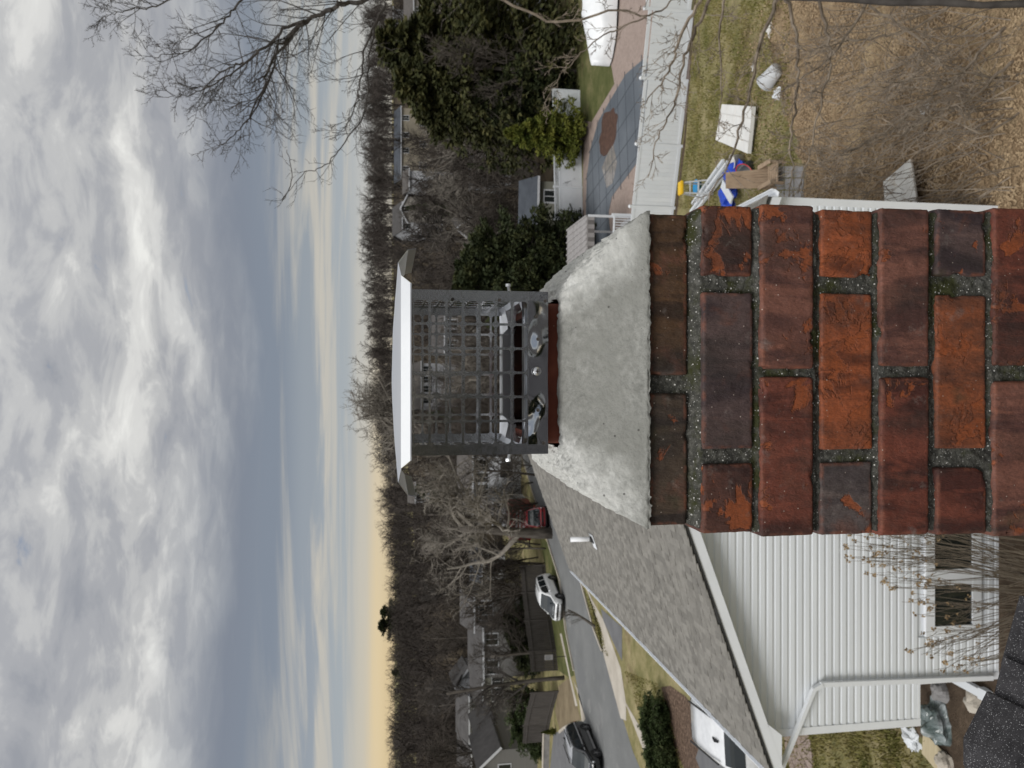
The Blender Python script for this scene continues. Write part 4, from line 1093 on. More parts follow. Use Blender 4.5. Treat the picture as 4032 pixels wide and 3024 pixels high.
# boat under white shrink wrap, right edge
M['wrap'] = mat('shrink_wrap', [(.3, (.70,.72,.74)), (.7, (.80,.81,.82))], scale=1.5, detail=6, rough=.35, spec=.5, bump=.35, bscale=2.5, bdist=.06)
bp0 = G(2405, 262); bp1 = G(2440, -330)
bdir = (bp1-bp0); bdir.z = 0; LBt = bdir.length; bdir.normalize(); bnr = Vector((-bdir.y, bdir.x, 0))
BOAT = empty('wrapped_boat', bp0, label='long boat shape under white shrink wrap at the top edge behind the fence', cat='boat')
bh = atY(2280, 180, bp0.y).z-ZL; m = MB(); ns_ = 26
for i in range(ns_+1):
    t = i/ns_; w = 1.25*min(1, (t*5)**.55+.04); hh = bh*(.62+.38*min(1, t*3.0)); 
    for (a, b) in ((-1, .08), (-1.02, .45), (-.86, .62), (-.45, .85), (0, 1.0), (.45, .85), (.86, .62), (1.02, .45), (1, .08)):
        q = bp0+bdir*(t*LBt)+bnr*(a*w*(1+.04*mnoise.noise(Vector((t*18, a*2, 0))))); m.v.append((q.x, q.y, ZL+hh*b*(1+.03*mnoise.noise(Vector((t*14, a*3, 5))))))
for i in range(ns_):
    for j in range(8): m.f.append((i*9+j, i*9+j+1, (i+1)*9+j+1, (i+1)*9+j))
m.f.append(tuple(range(9))); m.build('wrap', M['wrap'], BOAT, smooth=True)
m = MB(); 
for t in (.25, .6):
    q = bp0+bdir*(t*LBt); m.obox(Vector((q.x, q.y, ZL+.12)), bdir*.25, bnr*.9, Vector((0,0,.12)))
m.build('trailer', M['rubber'], BOAT)

# ------------------------------------------------------------------ things lying about the right-hand lawn
M['oldwhite'] = mat('weathered_white', [(.3, (.52,.50,.47)), (.6, (.66,.65,.62)), (.8, (.72,.71,.69))], scale=3, detail=7, rough=.7, second=[(1.6,.57,.66,(.36,.27,.17))])
M['foam'] = mat('white_foam', [(.3, (.62,.61,.59)), (.7, (.72,.72,.70))], scale=2.5, detail=6, rough=.8, bump=.4, bscale=4)
def slab(name, px, lifts, thick, mt, parent, tint=None):
    P = [G(x, y) for x, y in px]; P = [p+Vector((0,0,l)) for p, l in zip(P, lifts)]; k = len(P); m = MB()
    m.add(P+[p-Vector((0,0,thick)) for p in P], [tuple(range(k))[::-1], tuple(range(k, 2*k))]+[(i, (i+1)%k, k+(i+1)%k, k+i) for i in range(k)])
    o = m.build(name, M[mt], parent); bm = bmesh.new(); bm.from_mesh(o.data); bmesh.ops.recalc_face_normals(bm, faces=bm.faces[:]); bm.to_mesh(o.data); bm.free(); return o
mt_ = empty('old_mattress', G(2920, 510), label='old off white quilted mattress lying on the lawn', cat='mattress')
slab('upper_pad', [(2872,412),(2996,421),(2972,606),(2842,552)], (.30,.30,.26,.26), .13, 'foam', mt_)
slab('lower_pad', [(2850,440),(2985,450),(2965,600),(2836,556)], (.14,.14,.12,.12), .12, 'oldwhite', mt_)
P = [G(x, y) for x, y in [(2872,412),(2996,421),(2972,606),(2842,552)]]
for t in (.25, .5, .75):
    for (a, b, c_, e) in ((P[0], P[1], P[3], P[2]), (P[0], P[3], P[1], P[2])):
        s_ = a+(b-a)*t; f_ = c_+(e-c_)*t; m = MB(); m.tube([s_+Vector((0,0,.30)), f_+Vector((0,0,.262 if a is not P[0] or b is P[1] else .30))], .012, 5); m.build('seam', M['oldwhite'], mt_)
def bucket(name, pt, r, h, axis, mt, label, lying=True, rim=None):
    e = empty(name, pt, label=label, cat='bucket'); m = MB(); ax = Vector(axis).normalized()
    pr = [(r*.78, 0), (r, h), (r*1.07, h), (r*1.07, h-.03), (r*.95, h), (r*.74, .015), (.001, .012)]
    q = ax.to_track_quat('Z', 'Y'); o_ = Vector(pt)+Vector((0,0,r if lying else 0))
    n_ = 20
    for rr, hh in pr:
        for j in range(n_): t = 2*math.pi*j/n_; v = q @ Vector((rr*math.cos(t), rr*math.sin(t), hh-(h/2 if lying else 0))); m.v.append(tuple(o_+v))
    for i in range(len(pr)-1):
        for j in range(n_): j2 = (j+1) % n_; m.f.append((i*n_+j, i*n_+j2, (i+1)*n_+j2, (i+1)*n_+j))
    m.f.append(tuple(range(n_))[::-1]); m.build('body', M[mt], e, smooth=True)
    hd = MB(); pts = []
    for j in range(11):
        t = math.pi*j/10; pts.append(o_+q @ Vector((r*1.08*math.cos(t), r*.75*math.sin(t), h*.92-(h/2 if lying else 0))))
    hd.tube(pts, .006, 5); hd.build('handle', M['steel'], e)
    return e
bucket('plastic_bucket', G(3068, 303), .27, .62, (-.25, .6, .12), 'white_vinyl', 'white plastic tub lying on its side on the bare lawn')
bucket('plastic_bucket', G(2930, 628), .24, .45, (-.2, .1, .97), 'oldwhite', 'white plastic bucket at the lower end of the old mattress', False)
M['greytub'] = flat('grey_plastic', (.10,.11,.125), .5); M['red'] = flat('red_paint', (.42,.02,.025), .35, spec=.5); M['blue'] = mat('blue_tarp', [(.3,(.01,.035,.30)),(.6,(.02,.075,.52)),(.8,(.06,.15,.62))], scale=5, detail=6, rough=.4, bump=.8, bscale=9)
tb = bucket('grey_tub', G(2960, 655), .30, .42, (-.5, -.2, .6), 'greytub', 'dark grey tub with red rim tipped beside the white bucket', False)
o_ = tb.location; m = MB(); q_ = Vector((-.5,-.2,.6)).normalized().to_track_quat('Z','Y'); pts = [Vector(o_)+q_ @ Vector((.33*math.cos(t*.35), .33*math.sin(t*.35), .42)) for t in range(19)]
m.tube(pts, .02, 6); m.build('rim', M['red'], tb)
def crumple(name, px, mt, label, cat, seed, sz=(.5,.4,.3), amp=.5, res=14, at=None):
    c = at or G(*px); m = MB()
    for i in range(res+1):
        for j in range(res*2):
            a = math.pi*i/res; b = 2*math.pi*j/(res*2); d = Vector((math.sin(a)*math.cos(b), math.sin(a)*math.sin(b), math.cos(a)))
            r = 1+amp*mnoise.noise(d*1.7+Vector((seed,0,0)))+amp*.6*abs(mnoise.noise(d*4.5+Vector((0,seed,0))))-.15
            z = max(-.25, d.z*r)
            m.v.append((c.x+d.x*r*sz[0], c.y+d.y*r*sz[1], c.z+.2*sz[2]+z*sz[2]))
    n_ = res*2
    for i in range(res):
        for j in range(n_): j2 = (j+1) % n_; m.f.append((i*n_+j, i*n_+j2, (i+1)*n_+j2, (i+1)*n_+j))
    o = m.build(name, M[mt], smooth=False, off=c); return tag(o, label, cat)
crumple('blue_tarp', (2925, 690), 'blue', 'crumpled bright blue tarp beside the grey tub', 'tarp', 3, (.55,.75,.45))
crumple('blue_tarp', (2885, 770), 'blue', 'blue tarp bundle lying among the white rails nearest the chimney', 'tarp', 8, (.75,.6,.35))
crumple('white_rag', (3066, 368), 'white_vinyl', 'small crumpled white rag on the grass below the tub', 'rag', 5, (.16,.26,.1), .8)
crumple('paper_scrap', (2972, 262), 'oldwhite', 'small pale paper scrap on the lawn above the mattress', 'litter', 6, (.13,.2,.06), .8)
crumple('paper_scrap', (3034, 112), 'oldwhite', 'pale scrap at the edge of the leaves near the top edge', 'litter', 7, (.22,.12,.08), .8)
# slatted wooden chair back
WD = 'wood_tan'; M[WD] = mat('weathered_wood', [(.3, (.26,.185,.125)), (.7, (.40,.30,.21))], scale=6, stretch=(1,1,.2), rough=.85, bump=.4)
SC = empty('slatted_chair', G(3050, 700), label='weathered wooden slat chair standing on the grey patio slabs', cat='chair')
b0_ = G(3062, 742); b1_ = G(3062, 662); wv = (b1_-b0_); hz = 1.45
for i in range(7):
    a = b0_+wv*((i+.5)/7); m = MB(); top_ = a+Vector((0, .5, hz))+(Vector(b0_)+wv*.5-a)*.22
    m.bar(a+Vector((0,0,.12)), top_, wv.length/7*.86, .03); m.build('back_slat', M[WD], SC)
for i in range(5):
    a = b0_+Vector((0,-.15-.12*i,.36)); m = MB(); m.bar(a, a+wv, .10, .03); m.build('seat_slat', M[WD], SC)
for sx in (0, 1):
    for yy in (0, -.62):
        a = b0_+wv*sx+Vector((0,yy,0)); m = MB(); m.bar(a-Vector((0,0,.02)), a+Vector((0,0,.6)), .08); m.build('leg', M[WD], SC)
    a = b0_+wv*sx; m = MB(); m.bar(a+Vector((0,.08,.6)), a+Vector((0,-.7,.6)), .13, .03); m.build('armrest', M[WD], SC)
# patio slabs
PS = empty('patio_slabs', G(3110, 710), label='grey concrete patio slabs at the edge of the leaf slope', cat='paving')
for i in range(3):
    for j in range(3):
        x0, x1 = 3058+i*38, 3058+(i+1)*38-4; y0, y1 = 655+j*48, 655+(j+1)*48-4
        slab('slab', [(x0,y0),(x1,y0),(x1,y1),(x0,y1)], (.05,)*4, .09, 'patio', PS)
# white vinyl rails stacked diagonally
e0, e1 = G(2730, 850), G(2915, 648)
for i in range(4):
    off = Vector((.16*i, -.10*i, 0)); a = e0+off+Vector((0,0,.06+.10*(i % 2))); b = e1+off*1.1+Vector((0,0,.30+.12*(i % 2)))
    lab = ['longest white vinyl rail leaning diagonally across the rubbish pile', 'white vinyl rail second in the diagonal stack', 'white vinyl rail third in the diagonal stack', 'white vinyl rail lowest in the diagonal stack beside the blue tarp'][i]
    m = MB(); m.bar(a, b-(b-a)*(.07*i), .11, .11); o = m.build('vinyl_rail', M['white_vinyl'], off=tuple(e0)); tag(o, lab, 'rail', 'white rails in the rubbish pile')
a, b = G(2905, 742), G(2980, 655)
m = MB(); m.bar(G(2895,725)+Vector((0,0,.5)), G(2930,790)+Vector((0,0,.45)), .30, .05); o = m.build('white_plank', M['white_vinyl'], off=tuple(a)); tag(o, 'broad white plank lying between the two blue tarps', 'plank')
# yellow topped stepladder with a blue pan
SLd = empty('stepladder', G(2800, 745), label='small grey stepladder with yellow top standing on the lawn', cat='stepladder')
c = G(2800, 745); M['yellow'] = flat('yellow_plastic', (.72,.45,.02), .4); M['alu'] = flat('dull_aluminium', (.45,.46,.47), .4)
for sx in (-.25, .25):
    for sy, in ((-.4,), (.4,)):
        m = MB(); m.bar(c+Vector((sx*1.2, sy, 0)), c+Vector((sx*.8, sy*.12, 1.25)), .05); m.build('leg', M['alu'], SLd)
for i in range(3):
    t = (i+1)/4; m = MB(); m.bar(c+Vector((-.27, -.4*(1-t), 1.25*t)), c+Vector((.27, -.4*(1-t), 1.25*t)), .09, .03); m.build('step', M['alu'], SLd)
m = MB(); m.bbox(c+Vector((-.27,-.16,1.22)), c+Vector((.27,.22,1.34)), .03); m.build('top', M['yellow'], SLd)
M['cyan'] = flat('blue_plastic', (.01,.20,.42), .4)
m = MB(); q = G(2758, 735); m.lathe([(.2,0), (.3,.22), (.31,.22), (.28,.2)], 18, q+Vector((0,0,.0))); o = m.build('blue_pan', M['cyan'], off=tuple(q), smooth=True); tag(o, 'small round teal blue pan beside the stepladder', 'pan')
# white board in the leaves, little white frame
BD = empty('white_board', G(3600, 740), label='stained white board lying on the leaf slope right beside the chimney', cat='board')
slab('board', [(3640,627),(3497,717),(3501,803),(3634,817),(3665,776)], (.30,.12,.10,.16,.32), .035, 'oldwhite', BD)
FRM = empty('picture_surround', G(3652, 425), label='small empty white frame lying on the sandy leaf slope', cat='frame')
P = [G(x, y)+Vector((0,0,.08)) for x, y in ((3664,402),(3668,424),(3648,450),(3638,428))]
for i in range(4): m = MB(); m.bar(P[i], P[(i+1) % 4], .05, .03); m.build('frame_side', M['white_vinyl'], FRM)

# left foreground rubbish
M['bagfilm'] = mat('plastic_film', [(.3, (.03,.05,.045)), (.5, (.13,.16,.16)), (.75, (.42,.45,.47))], scale=4, detail=5, rough=.25, spec=.6, bump=.5, bscale=6)
crumple('plastic_bag', (3705, 2840), 'bagfilm', 'grey green plastic bag gaping open on the bare soil by the house corner', 'bag', 12, (.46,.38,.32), .45, 18)
slb = empty('plywood_sheet', G(3690, 2960), label='pale plywood offcut on the lawn beside the plastic bag', cat='board')
M['ply'] = mat('plywood', [(.3,(.42,.35,.22)),(.7,(.54,.46,.31))], scale=2, stretch=(1,5,1), rough=.8)
slab('sheet', [(3645,2880),(3716,2950),(3712,3050),(3640,2965)], (.06,)*4, .02, 'ply', slb)
crumple('white_rag', (3603, 2918), 'white_vinyl', 'crumpled white plastic scrap on the lawn near the plywood', 'litter', 15, (.22,.26,.10), .9)
for i, (px, lb) in enumerate((((3715, 2720), 'pale grey boulder by the wall corner'), ((3850, 2760), 'tan stone near the shingle roof edge'), ((3735, 3005), 'pale stone beside the plywood'))):
    crumple('stone', px, 'patio' if i == 0 else 'concrete', lb, 'stone', 20+i, (.24,.22,.2), .3, 10)
ext = empty('downspout_extension', G(3800, 2660), label='white downspout extension lying on the soil below the shrub', cat='drainpipe')
a, b = G(3720, 2610)+Vector((0,0,.35)), G(3880, 2725)+Vector((0,0,.10)); m = MB(); m.bar(a, b, .14, .10); m.build('pipe', M['white_vinyl'], ext)
m = MB(); m.bar(b+Vector((0,0,-.01)), b+(b-a).normalized()*.22+Vector((0,0,-.02)), .19, .13); m.build('elbow', M['white_vinyl'], ext)
# ------------------------------------------------------------------ houses in the distance
def hwall(name, c):
    return mat(name, [(.3, tuple(v*.86 for v in c)), (.7, tuple(min(.9, v*1.05) for v in c))], scale=1.2, detail=7, rough=.7, spec=.25, second=None, bump=.25, bscale=.9, stretch=(.05,.05,6))
M['w_white'] = hwall('white_house_siding', (.44,.45,.47)); M['w_grey'] = hwall('grey_house_siding', (.165,.16,.152)); M['w_tan'] = hwall('tan_house_siding', (.27,.24,.185)); M['w_beige'] = hwall('beige_house_siding', (.27,.25,.22))
M['w_maroon'] = hwall('maroon_siding', (.09,.025,.025)); M['w_greygreen'] = hwall('grey_green_siding', (.20,.20,.165))
M['r_grey'] = mat('far_grey_roof', [(.3,(.052,.049,.048)),(.7,(.085,.080,.078))], scale=1.5, detail=8, rough=.95, rvar=.1); M['r_blue'] = mat('far_blue_roof', [(.3,(.045,.051,.062)),(.7,(.07,.079,.093))], scale=1.5, detail=8, rough=.95)
M['r_brown'] = mat('far_brown_roof', [(.3,(.066,.060,.056)),(.7,(.105,.095,.088))], scale=1.5, detail=8, rough=.95)
M['far_trim'] = flat('far_white_trim', (.50,.51,.53), .6)
def fhouse(label, Y, yl, yr, xr, xe, depth, wallm, roofm, wins=(), gable='side', rot=0.0, door=None, chim=False, ground=None, winm=2, two=False):
    pl = atY(xe, yl, Y); pr = atY(xe, yr, Y); w = pr.x-pl.x; cxh = (pl.x+pr.x)/2
    g = hgt(cxh, Y) if ground is None else ground; ze = (pl.z+pr.z)/2-g; ze = max(2.2, ze)
    zr = atY(xr, (yl+yr)/2, Y+(depth/2 if gable == 'side' else 0)).z-g; zr = max(ze+.8, zr)
    e = empty('house', (cxh, Y, g), R(rot), label, 'house'); hw = w/2; o = .35; m = MB()
    if gable == 'side':
        m.add([(-hw,0,-1),(hw,0,-1),(hw,0,ze),(-hw,0,ze),(-hw,depth,-1),(hw,depth,-1),(hw,depth,ze),(-hw,depth,ze),(-hw,depth/2,zr-.05),(hw,depth/2,zr-.05)],
              [(0,1,2,3),(5,4,7,6),(1,5,6,9,2),(4,0,3,8,7)])
        m.build('wall', M[wallm], e, world=False)
        m = MB(); sl_ = (zr-ze)/(depth/2); zo = ze-sl_*o
        A = [(-hw-o,-o,zo+.05),(hw+o,-o,zo+.05),(hw+o,depth/2,zr+.05),(-hw-o,depth/2,zr+.05),(-hw-o,depth+o,zo+.05),(hw+o,depth+o,zo+.05)]
        B = [(x,y,z-.16) for x, y, z in A]
        m.add(A+B, [(0,1,2,3),(3,2,5,4),(6,9,8,7),(9,10,11,8),(0,6,7,1),(4,5,11,10),(0,3,9,6),(3,4,10,9),(1,7,8,2),(2,8,11,5)])
        rf = m.build('roof', M[roofm], e, world=False)
        m = MB(); m.box((-hw-o, -o-.02, zo-.13), (hw+o, -o+.005, zo+.04)); m.build('fascia', M['far_trim'], rf, world=False)
    else:
        m.add([(-hw,0,-1),(hw,0,-1),(hw,0,ze),(0,0,zr-.05),(-hw,0,ze),(-hw,depth,-1),(hw,depth,-1),(hw,depth,ze),(0,depth,zr-.05),(-hw,depth,ze)],
              [(0,1,2,3,4),(9,8,7,6,5),(1,6,7,2),(5,0,4,9)])
        m.build('wall', M[wallm], e, world=False)
        m = MB(); sl_ = (zr-ze)/hw; zo = ze-sl_*o
        A = [(-hw-o,-o,zo+.05),(0,-o,zr+.05),(hw+o,-o,zo+.05),(-hw-o,depth+o,zo+.05),(0,depth+o,zr+.05),(hw+o,depth+o,zo+.05)]
        B = [(x,y,z-.16) for x, y, z in A]
        m.add(A+B, [(0,1,4,3),(1,2,5,4),(6,9,10,7),(7,10,11,8),(0,6,7,1),(1,7,8,2),(3,4,10,9),(4,5,11,10),(0,3,9,6),(2,8,11,5)])
        rf = m.build('roof', M[roofm], e, world=False)
        for s_ in (-1, 1):
            m = MB(); m.bar((0,-o-.02,zr-.02), (s_*(hw+o),-o-.02,zo-.02), .05, .22); m.build('rake_board', M['far_trim'], rf, world=False)
    for (fx, fz, ww, wh) in wins:
        x0 = -hw+fx*w-ww/2; z0 = fz if fz >= 0 else ze+fz
        fw = MB(); fw.box((x0-.08, -.05, z0-.08), (x0+ww+.08, -.004, z0+wh+.08)); wo_ = fw.build('window', M['far_trim'], e, world=False)
        for i in range(winm):
            gp = MB(); gp.box((x0+ww*i/winm+.03, -.062, z0), (x0+ww*(i+1)/winm-.03, -.052, z0+wh)); gp.build('pane', M['glass_dark'], wo_, world=False)
    if door:
        fx, ww, mt = door; x0 = -hw+fx*w-ww/2
        d = MB(); d.box((x0,-.05,0), (x0+ww,-.004,2.1)); dd = d.build('door', M[mt], e, world=False)
        d = MB(); d.box((x0-.1,-.04,0), (x0-.002,-.003,2.2)); d.box((x0+ww+.002,-.04,0), (x0+ww+.1,-.003,2.2)); d.build('door_frame', M['far_trim'], dd, world=False)
    if chim:
        c_ = MB(); c_.box((hw*.4,depth*.4,zr-.6), (hw*.4+.7,depth*.4+.6,zr+1.0)); c_.build('chimney_stack', M['w_maroon'], rf, world=False)
    return e
two = [(.14,-1.75,1.0,1.3),(.4,-1.75,1.0,1.3),(.62,-1.75,1.0,1.3),(.86,-1.75,1.0,1.3)]
H1 = fhouse('white two storey house with grey roof behind the red dumpster', 79, 2012, 1800, 1800, 1855, 8, 'w_white', 'r_brown', two+[(.2,.9,1.2,1.3),(.75,.9,1.6,1.3)], rot=-4)
fhouse('low grey roofed wing in front of the white two storey house', 74, 2075, 1985, 1875, 1928, 4.5, 'w_white', 'r_brown', [(.5,.8,1.3,1.2)], rot=-4)
fhouse('small white cape house with slate blue roof behind the bare trees', 90, 2285, 2165, 1850, 1893, 7, 'w_white', 'r_blue', [(.25,.8,1.1,1.2),(.7,.8,1.1,1.2)], rot=8, door=(.48,.95,'w_maroon'))
fhouse('pale green grey house far behind the large bare street tree', 112, 2330, 2130, 1775, 1815, 8, 'w_greygreen', 'r_grey', two, rot=3)
fhouse('tall grey clapboard house with maroon strip behind the evergreen hedge', 73, 2475, 2360, 1835, 1862, 9, 'w_grey', 'r_grey', [(.45,-1.9,.9,1.3),(.75,-1.9,.9,1.3)], rot=6)
fhouse('grey house with long dark roof and skylights above the hedge', 70.5, 2668, 2484, 1843, 1897, 8.5, 'w_grey', 'r_grey', [(.22,-1.5,1.2,1.1),(.8,-1.5,1.0,1.1)], rot=6)
fhouse('white gabled house behind the thick dark street trunk', 96, 2765, 2645, 1790, 1838, 9, 'w_white', 'r_grey', [(.5,-.4,1.1,1.2),(.3,.9,1.1,1.2)], 'front', rot=10)
fhouse('olive grey house below the white gable with dark windows', 86, 2775, 2650, 1850, 1893, 6, 'w_greygreen', 'r_grey', [(.3,.9,1.4,1.2),(.7,.9,1.0,1.2)], rot=5)
fhouse('long white two storey house with red door and shutters', 88, 2912, 2752, 1795, 1842, 8, 'w_white', 'r_grey', two+[(.2,.8,1.2,1.2),(.82,.8,1.2,1.2)], rot=5, door=(.42,1.0,'red'))
fhouse('grey gabled house with white twin window left of the white house', 76, 2960, 2862, 1872, 1935, 7, 'w_grey', 'r_grey', [(.5,-1.2,1.0,1.1)], 'front', rot=4)
fhouse('white sided house at the lower edge behind two dark trunks', 90, 3080, 2952, 1800, 1850, 8, 'w_white', 'r_grey', two, rot=0)
fhouse('grey gabled house with white window cut off by the lower edge', 70, 3090, 2955, 1878, 1955, 7, 'w_grey', 'r_grey', [(.42,-1.3,1.0,1.1)], 'front', rot=2)
fhouse('tan two storey house on the hillside behind bare trees', 165, 700, 428, 1552, 1577, 10, 'w_tan', 'r_blue', two+[(.2,.9,1.2,1.4),(.5,.9,1.2,1.4),(.8,.9,1.2,1.4)], rot=-5)
fhouse('white house with dark grey roof behind the small spruce', 85, 718, 455, 1848, 1907, 8, 'w_white', 'r_grey', [(.3,.9,1.3,1.2),(.62,.9,1.6,1.2),(.88,.9,.9,1.2)], rot=-6, door=(.45,.95,'w_beige'))
fhouse('low shed with blue grey roof beside the lattice fence', 58, 905, 715, 2043, 2108, 5, 'w_greygreen', 'r_blue', [(.7,.9,.9,.9)], rot=-6)
fhouse('grey gabled cottage with white rake boards behind dark evergreens', 92, 955, 845, 1795, 1862, 7, 'w_beige', 'r_brown', [(.5,-.5,.8,1.0)], 'front', rot=-20)
fhouse('distant white house right of the lid on the far hillside', 150, 905, 800, 1545, 1580, 8, 'w_white', 'r_grey', two, rot=5)
fhouse('distant pale gabled house beside a dark spruce on the hillside', 140, 870, 775, 1575, 1600, 7, 'w_beige', 'r_grey', [(.5,-.4,.9,1.2)], 'front', rot=-10)
fhouse('distant white cottage with blue tarp on the hillside', 135, 745, 672, 1585, 1608, 7, 'w_white', 'r_brown', [(.3,.8,1.2,1.2),(.7,.8,1.2,1.2)], rot=-4)
fhouse('far tan house high on the slope among bare trees at the top edge', 170, 150, 30, 1515, 1545, 9, 'w_white', 'r_brown', two, rot=8)
fhouse('far brick house in the trees behind the olive evergreens', 120, 200, -60, 1590, 1625, 9, 'w_beige', 'r_brown', two+[(.3,.8,1.2,1.3),(.7,.8,1.2,1.3)], rot=4)
fhouse('white garage beyond the olive evergreens at the top edge', 66, 90, -40, 2005, 2050, 6, 'w_white', 'r_grey', [(.5,.8,1.0,1.0)], rot=0)
fhouse('white house straight behind the cap screen', 118, 1600, 1430, 1620, 1655, 8, 'w_white', 'r_brown', two, rot=6)
fhouse('grey roofed house behind the cap screen near the bare trees', 96, 1380, 1210, 1700, 1745, 8, 'w_beige', 'r_grey', two, rot=-4)
fhouse('white house far behind the large bare tree beside the lid', 140, 1975, 1905, 1605, 1632, 8, 'w_white', 'r_brown', two, rot=6)

# ------------------------------------------------------------------ wooden stockade fence across the street
M['stock'] = mat('dark_stockade_wood', [(.3,(.045,.040,.037)),(.7,(.085,.076,.070))], scale=3, stretch=(4,4,.4), rough=.95, rvar=.12)
def stock(label, pts, h):
    e = empty('stockade_fence', pts[0], label=label, cat='fence'); gi = random.Random(5)
    for a, b in zip(pts[:-1], pts[1:]):
        L_ = (b-a).length; n_ = max(1, round(L_/2.4))
        for k in range(n_):
            p = a+(b-a)*(k/n_); q = a+(b-a)*((k+1)/n_); m = MB(); d = (q-p); ln = d.length; d.normalize(); nn_ = Vector((-d.y, d.x, 0)); np_ = int(ln/.145)
            for i in range(np_):
                c = p+d*((i+.5)*ln/np_); hh = h+gi.uniform(-.03, .03); z = hgt(c.x, c.y); wv_ = d*(ln/np_/2*.93)
                m.add([Vector((c.x,c.y,z))-wv_-nn_*.01, Vector((c.x,c.y,z))+wv_-nn_*.01, Vector((c.x,c.y,z+hh-.08))+wv_-nn_*.01, Vector((c.x,c.y,z+hh))-nn_*.01, Vector((c.x,c.y,z+hh-.08))-wv_-nn_*.01,
                       Vector((c.x,c.y,z))-wv_+nn_*.01, Vector((c.x,c.y,z))+wv_+nn_*.01, Vector((c.x,c.y,z+hh-.08))+wv_+nn_*.01, Vector((c.x,c.y,z+hh))+nn_*.01, Vector((c.x,c.y,z+hh-.08))-wv_+nn_*.01],
                      [(0,1,2,3,4),(9,8,7,6,5),(1,6,7,2),(2,7,8,3),(3,8,9,4),(4,9,5,0)])
            tag(m.build('picket_panel', M['stock'], e), kind='stuff')
            m = MB(); m.bar((p.x,p.y,hgt(p.x,p.y)), (p.x,p.y,hgt(p.x,p.y)+h+.06), .12); m.build('post', M['stock'], e)
            for zz in (.35, h-.35): m = MB(); m.bar(p+Vector((0,0,zz))+nn_*.04, q+Vector((0,0,zz))+nn_*.04, .05, .09); m.build('rail', M['stock'], e)
stock('dark wooden stockade fence across the street behind the white car', [G(2148,2225), G(2158,2330), G(2172,2440), G(2190,2560), G(2198,2640)], 2.3)
stock('dark wooden stockade fence bending away behind the brown lawn', [G(2200,2722), G(2182,2780), G(2165,2850), G(2158,2920)], 2.3)
# low block wall beside the parking area
BW = empty('retaining_wall', G(2160, 2960), label='low grey block retaining wall with pale cap at the lower edge', cat='wall')
a0, a1 = G(2163, 2880), G(2158, 3150); m = MB(); m.bar(a0+Vector((0,0,.25)), a1+Vector((0,0,.25)), .4, .5); m.build('blocks', M['patio'], BW)
m = MB(); m.bar(a0+Vector((0,0,.53)), a1+Vector((0,0,.53)), .48, .06); m.build('cap', M['concrete'], BW)
sheet('brown_lawn', [G(2200,2700), G(2240,2670), G(2268,2760), G(2290,2845), G(2250,2850), G(2205,2880), G(2185,2800)], mat('brown_lawn', [(.3,(.13,.10,.06)),(.7,(.24,.19,.12))], scale=.8, detail=9, rough=.95, coord='World', bump=.7, bscale=8), .006)
m = MB(); 
for a, b in zip((G(2205,2882), G(2222,2868), G(2250,2853)), (G(2222,2868), G(2250,2853), G(2262,2850))): m.bar(a+Vector((0,0,.05)), b+Vector((0,0,.05)), .2, .14)
tag(m.build('kerb', M['concrete']), kind='structure')
# street sign plate on thin post
SG = empty('yard_sign', G(2228, 2584), label='small white notice sign on a thin post by the far kerb', cat='sign')
b = G(2228, 2584); tz = atY(2146, 2584, b.y).z; m = MB(); m.tube([b, (b.x, b.y, tz)], .03, 8); m.build('post', M['rubber'], SG)
m = MB(); m.box((b.x-.20, b.y-.04, tz-.62), (b.x+.20, b.y-.02, tz+.05)); pl_ = m.build('plate', M['patio'], SG)
for z_ in (.1, .22, .34): m = MB(); m.box((b.x-.15, b.y-.046, tz-z_-.05), (b.x+.14, b.y-.0405, tz-z_)); m.build('printed_line', M['greytub'], pl_)

# ------------------------------------------------------------------ cars
M['tyre'] = flat('tyre_rubber', (.015,.015,.016), .85); M['rim'] = flat('alloy_rim', (.35,.35,.36), .35, metal=.8); M['lamp'] = flat('lamp_lens', (.75,.77,.80), .1, spec=.6); M['tail'] = flat('tail_lens', (.30,.01,.01), .2)
M['p_white'] = flat('white_car_paint', (.78,.79,.80), .25, coat=1.0); M['p_black'] = flat('black_car_paint', (.010,.011,.013), .2, coat=1.0, spec=.6); M['p_pale'] = flat('pale_silver_paint', (.70,.71,.73), .25, coat=1.0); M['p_silver'] = flat('silver_car_paint', (.50,.51,.53), .28, metal=.6, coat=1.0)
M['car_glass'] = flat('car_glass', (.015,.02,.022), .05, spec=.8); M['plast'] = flat('black_plastic', (.02,.02,.021), .6); M['p_red'] = flat('red_car_paint', (.20,.012,.016), .25, coat=1.0)
SUV = [(-2.30,.42,.80,.80,.70),(-2.27,.32,.92,1.06,.84),(-2.12,.28,1.00,1.50,.88),(-1.9,.26,1.02,1.66,.90),(-1.2,.25,1.02,1.72,.92),(-.3,.25,1.02,1.73,.925),(.35,.25,1.01,1.66,.92),(.75,.25,1.0,1.42,.92),(1.15,.25,.99,1.10,.915),(1.55,.26,.95,1.03,.91),(2.0,.28,.88,.96,.87),(2.22,.34,.76,.86,.80),(2.30,.44,.66,.70,.68)]
SEDAN = [(-2.35,.42,.78,.86,.68),(-2.30,.32,.90,1.00,.80),(-1.9,.27,.95,1.06,.86),(-1.55,.25,.95,1.16,.885),(-1.0,.24,.95,1.40,.90),(-.4,.24,.94,1.46,.905),(.2,.24,.93,1.42,.905),(.7,.24,.92,1.20,.90),(1.1,.24,.90,1.00,.895),(1.5,.25,.87,.94,.885),(2.0,.28,.80,.86,.85),(2.28,.34,.70,.77,.77),(2.36,.44,.60,.64,.64)]
